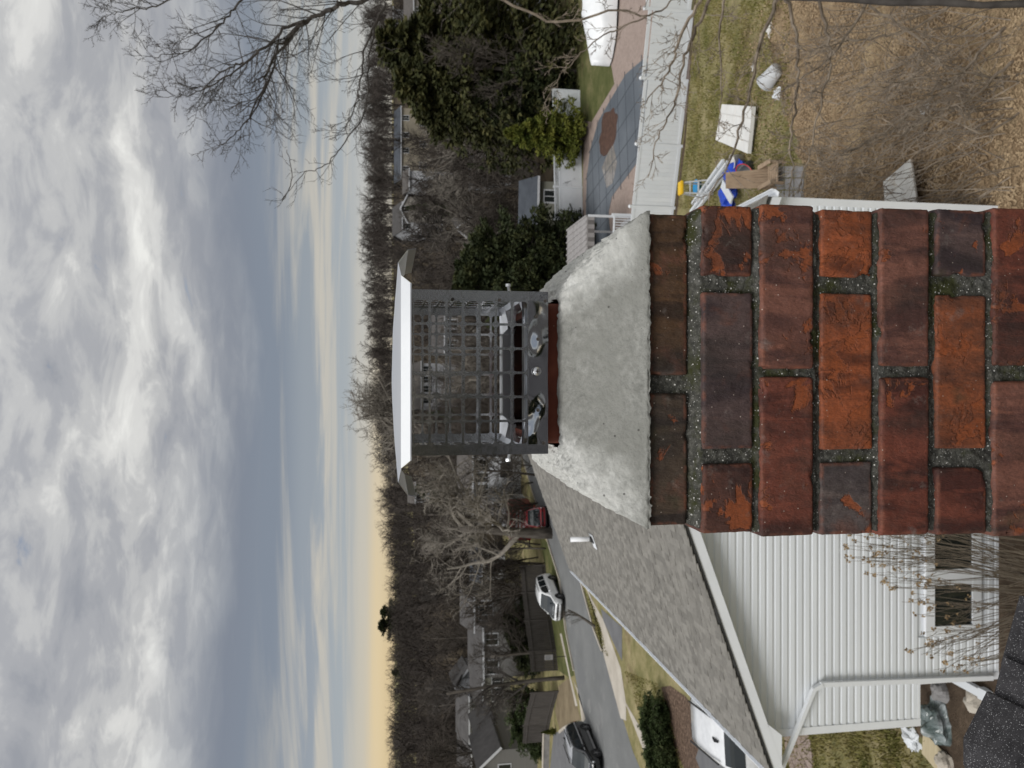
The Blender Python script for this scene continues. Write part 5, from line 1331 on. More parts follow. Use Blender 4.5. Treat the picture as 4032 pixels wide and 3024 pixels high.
def car(name, label, loc, rz, prof, paint, roofrails=False, cat='car', roofm=None):
    e = empty(name, loc, rz, label, cat); m = MB(); rings = []
    for (x, zb, zbelt, zt, hw) in prof:
        gh = max(0.0, zt-zbelt); wt = hw-.30*min(1, gh/.7)*.85-.02
        half = [(hw*.86, zb), (hw*.97, zb+.10), (hw, zb+.30), (hw*1.0, (zb+zbelt)/2+.1), (hw*.975, zbelt-.06), (hw*.94, zbelt)]
        half += [(hw*.94+(wt-hw*.94)*t, zbelt+(gh-.05 if gh > .1 else gh*.6)*t) for t in (.35, .7, 1.0)]
        half += [(wt*.86, zt-.012 if gh > .1 else zt-.01), (wt*.45, zt), (0, zt+.004)]
        rings.append([(x, y, z) for y, z in half]+[(x, -y, z) for y, z in half[-2::-1]])
    n_ = len(rings[0])
    for r in rings: m.v += r
    for i in range(len(rings)-1):
        for j in range(n_-1): m.f.append((i*n_+j, (i+1)*n_+j, (i+1)*n_+j+1, i*n_+j+1))
        m.f.append((i*n_+n_-1, (i+1)*n_+n_-1, (i+1)*n_, i*n_))
    m.f.append(tuple(range(n_))); m.f.append(tuple((len(rings)-1)*n_+j for j in range(n_))[::-1])
    body = m.build('body', M[paint], e, world=False, smooth=True)
    # window panes follow the greenhouse surface, a little proud
    def surf(x, t):
        for a, b in zip(prof[:-1], prof[1:]):
            if a[0] <= x <= b[0]:
                u = (x-a[0])/(b[0]-a[0]); q = [a[i]+(b[i]-a[i])*u for i in range(5)]; break
        _, zb, zbelt, zt, hw = q; gh = zt-zbelt; wt = hw-.30*min(1, gh/.7)*.85-.02
        return hw*.94+(wt-hw*.94)*t, zbelt+(gh-.05)*t
    cab = [p for p in prof if p[3]-p[2] > .30]; x0c, x1c = cab[0][0], cab[-1][0]
    cuts = [x0c+.12, x0c+(x1c-x0c)*.30, x0c+(x1c-x0c)*.62, x1c-.02]
    for s_ in (-1, 1):
        for a, b in zip(cuts[:-1], cuts[1:]):
            w = MB(); k = 8
            for i in range(k+1):
                x = a+.04+(b-a-.08)*i/k
                for t in (.10, .5, .90): y, z = surf(x, t); w.v.append((x, s_*(y+.012), z+.004))
            for i in range(k):
                for j in range(2): w.f.append((i*3+j, (i+1)*3+j, (i+1)*3+j+1, i*3+j+1))
            w.build('side_window', M['car_glass'], body, world=False)
    def screen(xa, xb, nm):
        w = MB(); k = 6
        for i in range(k+1):
            x = xa+(xb-xa)*i/k
            for a, b in zip(prof[:-1], prof[1:]):
                if a[0] <= x <= b[0]: u = (x-a[0])/(b[0]-a[0]); zt = a[3]+(b[3]-a[3])*u; hw = a[4]+(b[4]-a[4])*u; zbelt = a[2]+(b[2]-a[2])*u
            gh = zt-zbelt; wt = hw-.30*min(1, gh/.7)*.85-.02
            for t in (-.86, 0, .86): w.v.append((x+.01*(1 if xb > 0 else -1), wt*t, zt+.012+(.006 if t == 0 else 0)))
        for i in range(k):
            for j in range(2): w.f.append((i*3+j, (i+1)*3+j, (i+1)*3+j+1, i*3+j+1))
        w.build(nm, M['car_glass'], body, world=False)
    hi = max(p[3] for p in prof); fr = [p for p in prof if p[0] > 0 and p[3] > p[2]+.08]
    xs_ = [p[0] for p in prof if p[3] > hi-.10]; screen(xs_[-1]+.06, fr[-1][0]-.02 if fr[-1][0] > xs_[-1]+.3 else xs_[-1]+.6, 'windscreen')
    rb = [p[0] for p in prof if p[0] < 0 and p[3] > p[2]+.08]; screen(rb[0]+.03, xs_[0]-.06, 'rear_window')
    L_ = prof[-1][0]
    if roofm:
        w = MB(); cabx = [p for p in prof if p[3] > hi-.12]
        for p in cabx:
            gh = p[3]-p[2]; wt = p[4]-.30*min(1, gh/.7)*.85-.02
            for t in (-1.0, -.86, 0, .86, 1.0): w.v.append((p[0], wt*t*1.01, p[3]+.014-(.05 if abs(t) == 1 else 0)))
        for i in range(len(cabx)-1):
            for j in range(4): w.f.append((i*5+j, (i+1)*5+j, (i+1)*5+j+1, i*5+j+1))
        w.build('roof_panel', M[roofm], body, world=False, smooth=True)
        for s_ in (-1, 1):
            w = MB(); w.bar((-2.0, s_*.90, 1.03), (1.0, s_*.895, 1.02), .05, .05); w.build('belt_trim', M[roofm], body, world=False)
        w = MB(); w.bbox((1.25, -.62, 1.03), (2.0, .62, 1.06), .012); 
        for k in range(len(w.v)): x, y, z = w.v[k]; w.v[k] = (x, y, z-.115*max(0, (x-1.25))+.0)
        w.build('bonnet_panel', M[roofm], body, world=False)
    for s_ in (-1, 1):
        for x in (-L_*.60, L_*.62):
            w = MB(); w.lathe([(.20,-.11),(.33,-.10),(.35,-.06),(.35,.06),(.33,.10),(.20,.11)], 24, (x, s_*(.80), .35), 'Y'); ty = w.build('wheel', M['tyre'], e, world=False, smooth=True)
            w = MB(); w.lathe([(.235,0),(.225,s_*.012),(.05,s_*.02)], 20, (x, s_*(.905), .35), 'Y')
            for k in range(5):
                a = 2*math.pi*k/5; w.bar((x, s_*.925, .35), (x+.21*math.cos(a), s_*.918, .35+.21*math.sin(a)), .05, .02)
            w.build('rim', M['rim'], ty, world=False)
            w = MB(); w.lathe([(.40,-.02),(.40,.02),(.36,.03)], 24, (x, s_*(.895), .37), 'Y'); w.build('wheel_arch', M['plast'], body, world=False)
        w = MB(); w.bbox((L_-.34, s_*.66-.16, .66), (L_-.10, s_*.66+.16, .82), .03); w.build('headlight', M['lamp'], body, world=False)
        w = MB(); w.bbox((-L_+.02, s_*.68-.12, .78), (-L_+.22, s_*.68+.14, .98), .03); w.build('taillight', M['tail'], body, world=False)
        w = MB(); w.bbox((.62, s_*1.0-.10, .98), (.78, s_*1.0+.08, 1.12), .03); w.build('mirror', M[paint], body, world=False)
        w = MB(); w.bar((-L_*.42, s_*.915, .34), (L_*.44, s_*.915, .34), .04, .12); w.build('sill_trim', M['plast'] if paint != 'p_black' else M['rim'], body, world=False)
        for hx in (-.15, -1.05): w = MB(); w.bar((hx-.1, s_*.925, .90), (hx+.1, s_*.925, .90), .03, .03); w.build('door_handle', M[paint], body, world=False)
        if roofrails: w = MB(); w.bar((-1.8, s_*.58, hi+.03), (.2, s_*.58, hi+.04), .04, .04); w.build('roof_rail', M['plast'], body, world=False)
    w = MB(); w.add([(-1.75,-.03,hi-.02),(-1.35,-.03,hi-.01),(-1.75,.03,hi-.02),(-1.35,.03,hi-.01),(-1.72,0,hi+.10)], [(0,1,4),(2,4,3),(0,4,2),(1,3,4)]); w.build('antenna_fin', M['plast'], body, world=False)
    w = MB(); w.bbox((L_-.16, -.46, .56), (L_+.01, .46, .76), .03); w.build('grille', M['plast'], body, world=False)
    w = MB(); w.bbox((L_-.22, -.70, .32), (L_-.01, .70, .48), .03); w.build('bumper', M['plast'], body, world=False)
    return e
# white SUV driving along the street, black one at the lower edge, pale one parked beyond the gutter
def park(name, label, cpx, head, prof, paint, rails=True, scale=1.0, **k):
    c = G(*cpx); h = Vector((math.cos(R(head)), math.sin(R(head)), 0)); p = Vector((-h.y, h.x, 0)); p = p if p.x < 0 else -p
    c = c+p*.82*scale; e = car(name, label, (c.x, c.y, hgt(c.x, c.y)+.008), R(head), prof, paint, rails, **k); e.scale = (scale,)*3; return e
park('suv', 'white compact SUV driving along the street towards the lower edge', (2207, 2312), -105.7, SUV, 'p_white')
park('suv', 'black SUV with pale shiny roof on the street at the lower edge', (2347, 2914), -99, SUV, 'p_black', roofm='p_silver')
c = atY(2748, 2885, 24.6); e_ = car('suv', 'pale silver SUV parked beyond the gutter of the white house', (c.x+.25, c.y+.2, hgt(c.x, c.y)-.02), R(97), SUV, 'p_pale', True); e_.scale = (1.12,)*3
# red box trailer and red truck in front of the white house
M['p_boxred'] = mat('red_box_paint', [(.3,(.26,.02,.022)),(.7,(.34,.03,.032))], scale=2, rough=.4)
b = atY(2032, 2050, 70); BT = empty('box_trailer', (b.x, 70, ZL), R(-4), 'red delivery trailer with white lettering parked before the white house', 'trailer')
m = MB(); m.bbox((-1.9, 0, .55), (1.6, 2.1, 2.55), .06); bx_ = m.build('box', M['p_boxred'], BT, world=False)
for i, (zz, l0, l1) in enumerate(((1.95, -1.1, .9), (1.62, -1.3, 1.0), (1.30, -1.1, .7))):
    m = MB(); x = l0
    rl_ = random.Random(i)
    while x < l1: w_ = rl_.uniform(.08, .18); m.box((x, -.012, zz-.09), (x+w_*.7, -.002, zz+.09)); x += w_
    m.build('lettering', M['trim'], bx_, world=False)
for x in (-1.1, .9):
    m = MB(); m.lathe([(.2,-.1),(.36,-.09),(.36,.09),(.2,.1)], 20, (x, .12, .36), 'Y'); m.build('wheel', M['tyre'], BT, world=False)
m = MB(); m.bar((-1.9,1.05,.55), (-3.0,1.05,.5), .12); m.build('drawbar', M['plast'], BT, world=False)
b = atY(2120, 2030, 66); car('suv', 'dark red car parked under the bare street tree', (b.x-.3, 66.5, ZL), R(-78), SUV, 'p_red')
# ------------------------------------------------------------------ trees
def rnd_perp(d, rg):
    v = Vector((rg.uniform(-1,1), rg.uniform(-1,1), rg.uniform(-1,1))); v = v-d*v.dot(d)
    return v.normalized() if v.length > .05 else Vector((d.y, -d.x, 0)).normalized()
def grow(mt_, mc, p, d, ln, rad, lv, mx, rg, par):
    ns_ = par['seg'][min(lv, len(par['seg'])-1)]; pts = [p.copy()]; rr = [rad]; q = p.copy(); dd = d.copy()
    endr = rad*(.62 if lv == 0 else .30) if lv < mx else rad*.35
    for i in range(ns_):
        wob = par['wob']*(1 if lv else .35)
        dd = (dd+rnd_perp(dd, rg)*rg.uniform(0, wob)+Vector((0,0,par['up']*(1 if lv else 0)))).normalized()
        q = q+dd*(ln/ns_); pts.append(q.copy()); rr.append(rad+(endr-rad)*((i+1)/ns_))
    (mt_ if lv == 0 else mc).tube(pts, rr, (7, 5, 4, 3, 3, 3)[min(lv, 5)], cap=lv == 0)
    if lv >= mx: return
    nb = par['n'][lv]
    for k in range(nb):
        t = (par['t0'] if lv == 0 else .18)+(1-(par['t0'] if lv == 0 else .18))*((k+rg.random()*.8)/nb); t = min(t, .99)
        x = t*ns_; i = min(int(x), ns_-1); f = x-i; bp = pts[i]+(pts[i+1]-pts[i])*f; br = rr[i]+(rr[i+1]-rr[i])*f
        ad = (pts[i+1]-pts[i]).normalized(); sp = R(rg.uniform(*par['ang'])); nd = (ad*math.cos(sp)+rnd_perp(ad, rg)*math.sin(sp)).normalized()
        if lv == 0 and nd.z < .1: nd.z = abs(nd.z)+.15; nd.normalize()
        l2 = ln*par['lr'][min(lv, len(par['lr'])-1)]*rg.uniform(.7, 1.1)*(1.15-.55*t if lv == 0 else 1.05-.35*t)
        grow(mt_, mc, bp, nd, l2, max(par.get('rmin', .004), br*rg.uniform(.5, .70)), lv+1, mx, rg, par)
    if lv: pass
def bare(name, seed, par, bark='bark', twig='twig', H=10.0):
    rg = random.Random(seed); a, b = MB(), MB(); rad = par['r']
    grow(a, b, Vector((0,0,-.3)), Vector((rg.uniform(-.06,.06), rg.uniform(-.06,.06), 1)).normalized(), H*par['tl'], rad, 0, par['mx'], rg, par)
    z = max(v[2] for v in b.v); s_ = H/z
    for m in (a, b): m.v = [(x*s_, y*s_, zz*s_) for x, y, zz in m.v]
    e = empty(name, (0,0,0)); a.build('trunk', M[bark], e, world=False, smooth=True); b.build('crown', M[twig], e, world=False)
    return e
PU = dict(rmin=.013, r=.19, tl=.85, seg=(7,5,4,3,2), wob=.22, up=.07, n=(13,7,6,4), t0=.28, ang=(28,58), lr=(.42,.55,.55,.6), mx=4)
PS_ = dict(rmin=.014, r=.29, tl=.5, seg=(5,6,5,4,3), wob=.38, up=.035, n=(8,8,7,5), t0=.35, ang=(35,72), lr=(1.05,.62,.58,.6), mx=4)
PL = dict(rmin=.012, r=.13, tl=.9, seg=(7,4,3,2), wob=.25, up=.10, n=(16,7,6,3), t0=.2, ang=(25,50), lr=(.32,.55,.55,.6), mx=4)
PB = dict(rmin=.016, r=.07, tl=.25, seg=(3,4,3,2), wob=.30, up=.05, n=(16,9,6,3), t0=.05, ang=(15,50), lr=(3.2,.5,.5,.5), mx=3)
PX = dict(rmin=.013, r=.18, tl=.62, seg=(5,4,3,3,2), wob=.30, up=.06, n=(10,8,6,5), t0=.25, ang=(25,65), lr=(.72,.55,.55,.55), mx=4)
TV = [bare('bare_tree', 1, PU), bare('bare_tree', 2, PS_, 'bark', 'twig_pale'), bare('bare_tree', 3, PL), bare('bare_shrub', 4, PB, 'bark', 'twig'), bare('bare_tree', 5, PX), bare('bare_tree', 6, PU, 'bark', 'twig_dark'), bare('bare_tree', 9, PX, 'twig_pale', 'twig_pale')]
used_tv = set()
def tree(v, X, Y, H, label, cat='tree', rz=None, group=None, wid=1.0, name=None):
    s_ = H/10.0; loc = (X, Y, hgt(X, Y)); rz = random.uniform(0, 6.28) if rz is None else rz
    if v not in used_tv:
        used_tv.add(v); r = TV[v]; r.location = loc; r.rotation_euler = (0,0,rz)
    else: r = dup(TV[v], loc, rz)
    r.scale = (s_*wid, s_*wid, s_); r['label'] = label; r['category'] = cat
    if group: r['group'] = group
    elif 'group' in r: del r['group']
    return r
def ptree(v, bx, by, tx, label, Y=None, **k):
    """tree whose foot is at pixel (bx, by) and whose top reaches pixel row tx"""
    b = G(bx, by) if Y is None else atY(bx, by, Y); H = atY(tx, by, b.y).z-hgt(b.x, b.y); return tree(v, b.x, b.y, max(2.0, H), label, **k)
ptree(1, 2172, 2100, 1600, 'large spreading bare street tree rising above the vent pipe', wid=1.05, rz=1.0)
ptree(2, 2150, 2160, 1850, 'slim dark bare tree right beside the large street tree')
ptree(4, 2136, 2222, 1900, 'small bare tree leaning by the stockade fence')
ptree(5, 2222, 2668, 1660, 'tall bare tree with thick dark trunk by the far verge', wid=.8)
ptree(0, 2080, 2952, 1640, 'tall bare tree with dark trunk in front of the grey gables', wid=.75)
ptree(4, 2120, 2440, 1830, 'bare tree between the grey house and the hedge')
ptree(6, 2110, 2330, 1850, 'twiggy bare tree behind the white car', wid=1.2)
ptree(4, 2150, 2560, 1830, 'bare tree in front of the dark long roof', wid=1.1)
ptree(6, 2130, 2740, 1900, 'pale twiggy bare tree by the bend of the stockade fence', wid=1.2)
ptree(0, 0, 2810, 1610, 'twin bare tree rising over the long white house', Y=100)
ptree(0, 0, 2880, 1640, 'bare tree left of the long white house', Y=97)
ptree(2, 0, 2600, 1650, 'bare tree behind the roof with skylights', Y=92)
ptree(5, 0, 2420, 1640, 'bare tree behind the tall grey clapboard house', Y=98)
ptree(1, 0, 2250, 1640, 'broad bare tree behind the slate roofed cape house', Y=104, rz=2.2)
ptree(0, 0, 2060, 1620, 'bare tree over the low grey wing', Y=98)
ptree(4, 0, 1930, 1640, 'bare tree beside the white two storey house', Y=96)
ptree(1, 0, 1720, 1335, 'broad bare tree whose crown stands against the sky behind the lid', Y=118, wid=.9, rz=.4)
ptree(0, 0, 1600, 1385, 'bare tree against the sky left of the lid centre', Y=125)
ptree(6, 0, 1500, 1700, 'bare tree seen through the cap screen', Y=70, wid=1.2)
ptree(4, 0, 1330, 1690, 'bare tree seen through the right of the cap screen', Y=76, wid=1.2)
ptree(6, 0, 480, 1640, 'pale bare tree above the bright evergreen', Y=76, wid=1.15, rz=.7)
ptree(6, 0, 660, 1670, 'pale bare tree leaning over the dark grey roof', Y=92, wid=1.1, rz=2.5)
ptree(6, 0, 830, 1670, 'fan shaped pale bare tree behind the low shed', Y=74, wid=1.3, rz=4.0)
ptree(6, 0, 960, 1800, 'low pale bare tree beside the dark evergreens', Y=70, wid=1.4, rz=5.1)
ptree(0, 0, 560, 1460, 'dark bare tree on the slope behind the tan house', Y=180)
ptree(2, 0, 770, 1560, 'slim bare tree near the distant pale gabled house', Y=120)
ptree(5, 0, 900, 1560, 'bare tree before the distant white hillside house', Y=112)
ptree(4, 2288, 712, 2178, 'small dark bare tree against the lattice fence', wid=.8)
ptree(3, 2092, 2290, 1980, 'dense twiggy shrub behind the stockade fence', cat='shrub', wid=1.4)
ptree(3, 2105, 2390, 2010, 'leafless shrub beside the dark hedge behind the fence', cat='shrub', wid=1.4)
ptree(3, 2130, 2620, 1990, 'tangled leafless shrub behind the notice sign', cat='shrub', wid=1.5)
ptree(3, 2120, 2720, 2000, 'tangled leafless shrub behind the thick dark trunk', cat='shrub', wid=1.4)
ptree(3, 2120, 1980, 1960, 'reddish leafless shrub beside the vent roof edge', cat='shrub', wid=1.2)
ptree(3, 2100, 1900, 1940, 'leafless shrub before the white two storey house', cat='shrub', wid=1.3)
ptree(3, 2080, 1830, 1960, 'leafless shrub just left of the cap box', cat='shrub', wid=1.3)
ptree(3, 0, 640, 2010, 'leafless thicket below the dark grey roof', cat='shrub', Y=66, wid=1.8)
ptree(3, 0, 560, 1990, 'leafless thicket beside the bright evergreen', cat='shrub', Y=68, wid=1.6)
ptree(3, 0, 1000, 2000, 'leafless thicket behind the dark evergreens', cat='shrub', Y=66, wid=1.8)
ptree(3, 0, 1420, 1900, 'leafless thicket seen through the middle of the cap screen', cat='shrub', Y=60, wid=2.0)
ptree(3, 0, 1640, 1900, 'leafless thicket seen through the left of the cap screen', cat='shrub', Y=62, wid=2.0)
ptree(3, 0, 1250, 1880, 'leafless thicket seen through the right of the cap screen', cat='shrub', Y=60, wid=2.0)
ptree(4, 0, 130, 1650, 'bare tree before the olive evergreens near the top edge', Y=55, wid=.8, rz=.3)
# sapling by the near kerb
sp_ = G(2345, 2468); SPL = empty('sapling', sp_, label='young leaning bare sapling on the near grass strip', cat='tree'); a, b = MB(), MB(); rg = random.Random(8)
top_ = atY(2235, 2400, sp_.y); pts = [sp_, sp_+(top_-sp_)*.35+Vector((.12,0,.1)), sp_+(top_-sp_)*.7+Vector((.1,0,.05)), top_]; a.tube(pts, [.11,.085,.06,.03], 7); a.build('trunk', M['bark'], SPL)
for k in range(11):
    t = .45+.5*k/10; q = sp_+(top_-sp_)*t; d = Vector((rg.uniform(-.7,.3), rg.uniform(-.5,.5), 1)).normalized(); grow(b, b, q, d, rg.uniform(.7,1.3), .022, 2, 4, rg, dict(seg=(3,3,3,2), wob=.3, up=.03, n=(4,4,4,3), t0=.2, ang=(25,55), lr=(.6,.55,.55,.5)))
b.build('crown', M['twig'], SPL)

# evergreens: sprays of small leaf faces on an uneven crown
def evergreen(name, seed, H, Wd, shape, n, leaf, mt, base=.05, nb=120, droop=.35, ragged=.35):
    rg = random.Random(seed); e = empty(name, (0,0,0)); t = MB(); t.tube([(0,0,-.2), (rg.uniform(-.1,.1),0,H*.5), (0,0,H*.95)], [H*.018+.06, H*.012+.04, .02], 7)
    V = []; F = []; per = max(4, n//nb)
    for k in range(nb):
        z = base+(1-base)*((k+rg.random())/nb)**1.12; a = k*2.399+rg.uniform(-.5,.5); ln = Wd*shape(z)*rg.uniform(1-ragged*1.3, 1+ragged*.7)
        d = Vector((math.cos(a), math.sin(a), rg.uniform(-.05,.35)*(1 if z < .8 else 2))).normalized(); o = Vector((0,0,z*H)); sd_v = Vector((-math.sin(a), math.cos(a), 0))
        t.tube([o, o+d*ln*.5, o+d*ln-Vector((0,0,droop*ln*.35))], [.03+.012*ln, .02, .008], 4, cap=False)
        for q in range(per):
            u = .12+.9*rg.random()**.75; wd = ln*.30*(1-.45*u)+leaf*.5
            p = o+d*(ln*u)-Vector((0,0,droop*ln*.35*u*u))+sd_v*rg.gauss(0, .5)*wd+Vector((0,0,rg.gauss(0,.35)*wd*.7))
            for w_ in range(3):
                dd = (d*.8+sd_v*rg.uniform(-.9,.9)+Vector((0,0,rg.uniform(-.9,.45)))).normalized(); s_ = leaf*rg.uniform(.55,1.35); w = rnd_perp(dd, rg)*s_*.22
                i0 = len(V); b = p+dd*s_; mid = p+dd*(s_*.45); V += [tuple(p), tuple(mid+w), tuple(b), tuple(mid-w)]; F.append((i0,i0+1,i0+2,i0+3))
    t.build('trunk', M['bark'], e, world=False)
    m = MB(); m.v = V; m.f = F; m.build('crown', M[mt], e, world=False)
    return e
cone = lambda z: max(.02, (1-z)**.85*min(1, .55+z*5))
oval = lambda z: max(.03, math.sin(math.pi*min(1, z*.86+.12))**.7)
colm = lambda z: max(.03, min(1, (1-z)*2.6)**.7*min(1, .6+z*3))
EV = {'olive': (evergreen('evergreen_tree', 1, 10, 3.3, colm, 9000, .34, 'ever_olive', nb=150, droop=.9, ragged=.55), 10.), 'dark': (evergreen('evergreen_tree', 2, 10, 3.0, oval, 9000, .34, 'ever_dark', nb=130, ragged=.5), 10.),
      'bright': (evergreen('evergreen_tree', 3, 6, 2.6, cone, 8000, .24, 'ever_bright', nb=130, droop=.1), 6.), 'spruce': (evergreen('spruce_tree', 4, 8, 2.0, cone, 7000, .28, 'ever_mid', .08, nb=110, ragged=.3), 8.),
      'hedge': (evergreen('evergreen_shrub', 5, 2, 1.3, oval, 7000, .13, 'ever_dark', .02, nb=120, droop=0), 2.), 'green': (evergreen('evergreen_shrub', 6, 2, 1.3, oval, 8000, .12, 'ever_mid', .02, nb=140, droop=0), 2.)}
used_ev = set()
def ever(k, X, Y, H, label, cat='tree', wid=1.0, rz=None):
    r, h0 = EV[k]; s_ = H/h0; rz = random.uniform(0,6.28) if rz is None else rz; loc = (X, Y, hgt(X, Y))
    if k in used_ev: r = dup(r, loc, rz)
    else: used_ev.add(k); r.location = loc; r.rotation_euler = (0,0,rz)
    r.scale = (s_*wid, s_*wid, s_); r['label'] = label; r['category'] = cat; return r
def pever(k, bx, by, tx, label, Y=None, **kw):
    b = G(bx, by) if Y is None else atY(bx, by, Y); H = atY(tx, by, b.y).z-hgt(b.x, b.y); return ever(k, b.x, b.y, max(.6, H), label, **kw)
pever('olive', 0, 60, 1490, 'tallest olive evergreen at the top edge behind the boat', Y=60, wid=1.15)
pever('olive', 0, 215, 1560, 'olive evergreen second from the top edge', Y=58, wid=1.1)
pever('olive', 0, 330, 1640, 'olive evergreen between the tall olive trees and the bright one', Y=59, wid=1.0)
pever('dark', 2262, 385, 1880, 'dark evergreen shading the far pool side', wid=1.05)
pever('dark', 2262, 470, 1930, 'dark evergreen between the pool and the bright conifer', wid=.8)
pever('dark', 0, 270, 1950, 'dark low evergreen behind the wrapped boat', Y=57, wid=1.1)
pever('bright', 2302, 540, 1990, 'bright yellow green conifer behind the covered pool', wid=1.0)
pever('spruce', 2040, 660, 1845, 'small spruce in front of the white house with dark grey roof', Y=72, wid=.62)
pever('dark', 0, 905, 1860, 'dark evergreen right of the cap box', Y=50, wid=.95)
pever('dark', 0, 1010, 1800, 'dark evergreen close behind the cap box', Y=52, wid=1.0)
pever('dark', 0, 1100, 1790, 'dark evergreen directly behind the right side of the cap box', Y=50, wid=.9)
pever('dark', 2290, 855, 2175, 'small dark shrub at the end of the lattice fence', cat='shrub', wid=1.3)
pever('spruce', 0, 760, 1600, 'dark spruce on the hillside beside the pale gabled house', Y=130, wid=.7)
pever('spruce', 0, 1640, 1690, 'dark spruce seen through the cap screen', Y=110, wid=.7)
pever('hedge', 2120, 2450, 1990, 'dark evergreen hedge bush behind the fence nearest the grey house', cat='shrub', wid=1.1)
pever('hedge', 2130, 2525, 2010, 'dark evergreen hedge bush behind the fence below the long roof', cat='shrub', wid=1.1)
pever('hedge', 2135, 2590, 2040, 'dark evergreen hedge bush left of the notice sign', cat='shrub', wid=1.2)
pever('green', 2135, 2800, 2010, 'round green evergreen bush behind the bend of the fence', cat='shrub', wid=1.1)
pever('green', 2140, 2870, 2020, 'round green evergreen bush below the grey gable', cat='shrub', wid=1.0)
pever('green', 2135, 2960, 2090, 'clipped green bush beside the retaining wall', cat='shrub', wid=1.2)
pever('dark', 0, 2535, 1492, 'dark pine crown clumped on the skyline', Y=270, wid=1.15)
pever('dark', 0, 2480, 1500, 'second dark pine crown on the skyline', Y=275, wid=1.0)
pever('dark', 0, 2740, 1545, 'small dark pine in the far woods', Y=250, wid=.7)
pever('dark', 0, 1960, 1640, 'dark evergreen behind the left corner of the lid', Y=110, wid=.7)
# clipped evergreen hedge row by the mulch bed
for i, (x, y) in enumerate(((2625, 2800), (2632, 2850), (2640, 2905), (2650, 2965), (2662, 3020))):
    b = G(x, y); ever('green', b.x, b.y, 1.25+.1*(i % 2), ['evergreen hedge bush nearest the white gutter', 'second evergreen hedge bush along the mulch bed', 'middle evergreen hedge bush along the mulch bed', 'fourth evergreen hedge bush along the mulch bed', 'evergreen hedge bush at the lower edge by the sidewalk'][i], 'shrub', 1.05)
# small yellow-green shrub by the parking area
pever('bright', 2190, 2880, 2130, 'small yellow green shrub on the kerb by the parking drive', cat='shrub', wid=.6)

# ------------------------------------------------------------------ far wood: bare trees that read as one mass
HB = [(o.location.x, o.location.y) for o in COL.objects if o.name.split('.')[0] == 'house' and o.location.y > 40]
def farwood(name, label, mode):
    rg = random.Random(21+mode); protos = []
    for sdv in range(5):
        a = MB(); par = dict(r=.16, tl=.8, seg=(3,2,2,1), wob=.3, up=.06, n=(12,6,4) if mode != 1 else (13,7,5), t0=.2, ang=(25,60), lr=(.42,.6,.6), mx=3)
        def g2(p, d, ln, rad, lv):
            q = p+(d+rnd_perp(d, rg)*.15).normalized()*ln; 
            if lv < (2 if mode == 0 else 3): a.tube([p, (p+q)/2+rnd_perp(d, rg)*ln*.05, q] if lv < 2 else [p, q], [rad, rad*.75, rad*.45] if lv < 2 else [rad, rad*.5], 3, cap=False)
            else: w_ = rnd_perp(d, rg)*rad*1.15; a.add([p-w_, p+w_, q+w_*.5, q-w_*.5], [(0,1,2,3)])
            if lv >= 3: return
            nb = par['n'][lv]
            for k in range(nb):
                t = (.25 if lv == 0 else .15)+(1-(.25 if lv == 0 else .15))*(k+rg.random())/nb; sp = R(rg.uniform(22,58)); nd = (d*math.cos(sp)+rnd_perp(d, rg)*math.sin(sp)+Vector((0,0,.1))).normalized()
                g2(p+(q-p)*t, nd, ln*(.42 if lv == 0 else .55)*rg.uniform(.7,1.15), max(.019, rad*.5), lv+1)
        g2(Vector((0,0,-.3)), Vector((0,0,1)), 8.0, .15, 0)
        V = np.array(a.v); V *= 10.0/V[:,2].max()
        # all faces are quads
        F = np.array([f for f in a.f if len(f) == 4]); protos.append((V, F))
    VV = []; FF = []; o = 0; cnt = 0
    spots = []
    def clear(X, Y): return all(not (abs(X-hx) < 5.5 and -2.5 < Y-hy < 9) for hx, hy in HB)
    if mode == 0:
        for k in range(640):
            Y = rg.uniform(112, 285); X = rg.uniform(-.56*Y, .56*Y); spots.append((X, Y, rg.uniform(8, 13.5)*(1 if Y > 150 else .85)))
        for k in range(330):
            Y = rg.uniform(262, 300); X = -.56*Y+1.12*Y*(k+rg.random())/330; spots.append((X, Y, rg.uniform(7.5, 13.5)))
    elif mode == 1:
        while len(spots) < 480:
            Y = rg.uniform(64, 116); X = rg.uniform(-.52*Y, .56*Y)
            if not clear(X, Y) or (X < -6 and Y < 70 and rg.random() < .3) or (X < -6 and Y < 66) or (X > 5 and X < 22 and Y < 62): continue
            spots.append((X, Y, rg.uniform(2.6, 5.5) if rg.random() < .62 else rg.uniform(6, 10.5)))
    else:
        for k in range(34): spots.append((rg.uniform(-45, 45), -rg.uniform(20, 42), rg.uniform(7, 11)))
    for X, Y, H in spots:
        V, F = protos[rg.randrange(5)]; a = rg.uniform(0,6.28); c, s_ = math.cos(a), math.sin(a); sc = H/10
        P = np.stack([(V[:,0]*c-V[:,1]*s_)*sc*1.15+X, (V[:,0]*s_+V[:,1]*c)*sc*1.15+Y, V[:,2]*sc+hgt(X, Y)], 1)
        VV.append(P); FF.append(F+o); o += len(V)
    VV = np.concatenate(VV); FF = np.concatenate(FF)
    me = bpy.data.meshes.new(name); nf = len(FF)
    me.vertices.add(len(VV)); me.vertices.foreach_set('co', VV.astype(np.float32).ravel())
    me.loops.add(nf*4); me.loops.foreach_set('vertex_index', FF.astype(np.int32).ravel())
    me.polygons.add(nf); me.polygons.foreach_set('loop_start', np.arange(0, nf*4, 4, dtype=np.int32)); me.polygons.foreach_set('loop_total', np.full(nf, 4, dtype=np.int32))
    me.update(calc_edges=True); me.materials.append(M[('far_twig', 'mid_twig', 'far_twig')[mode]])
    ob = bpy.data.objects.new(name, me); COL.objects.link(ob); tag(ob, label, 'woods', kind='stuff')
    print('far wood quads', nf)
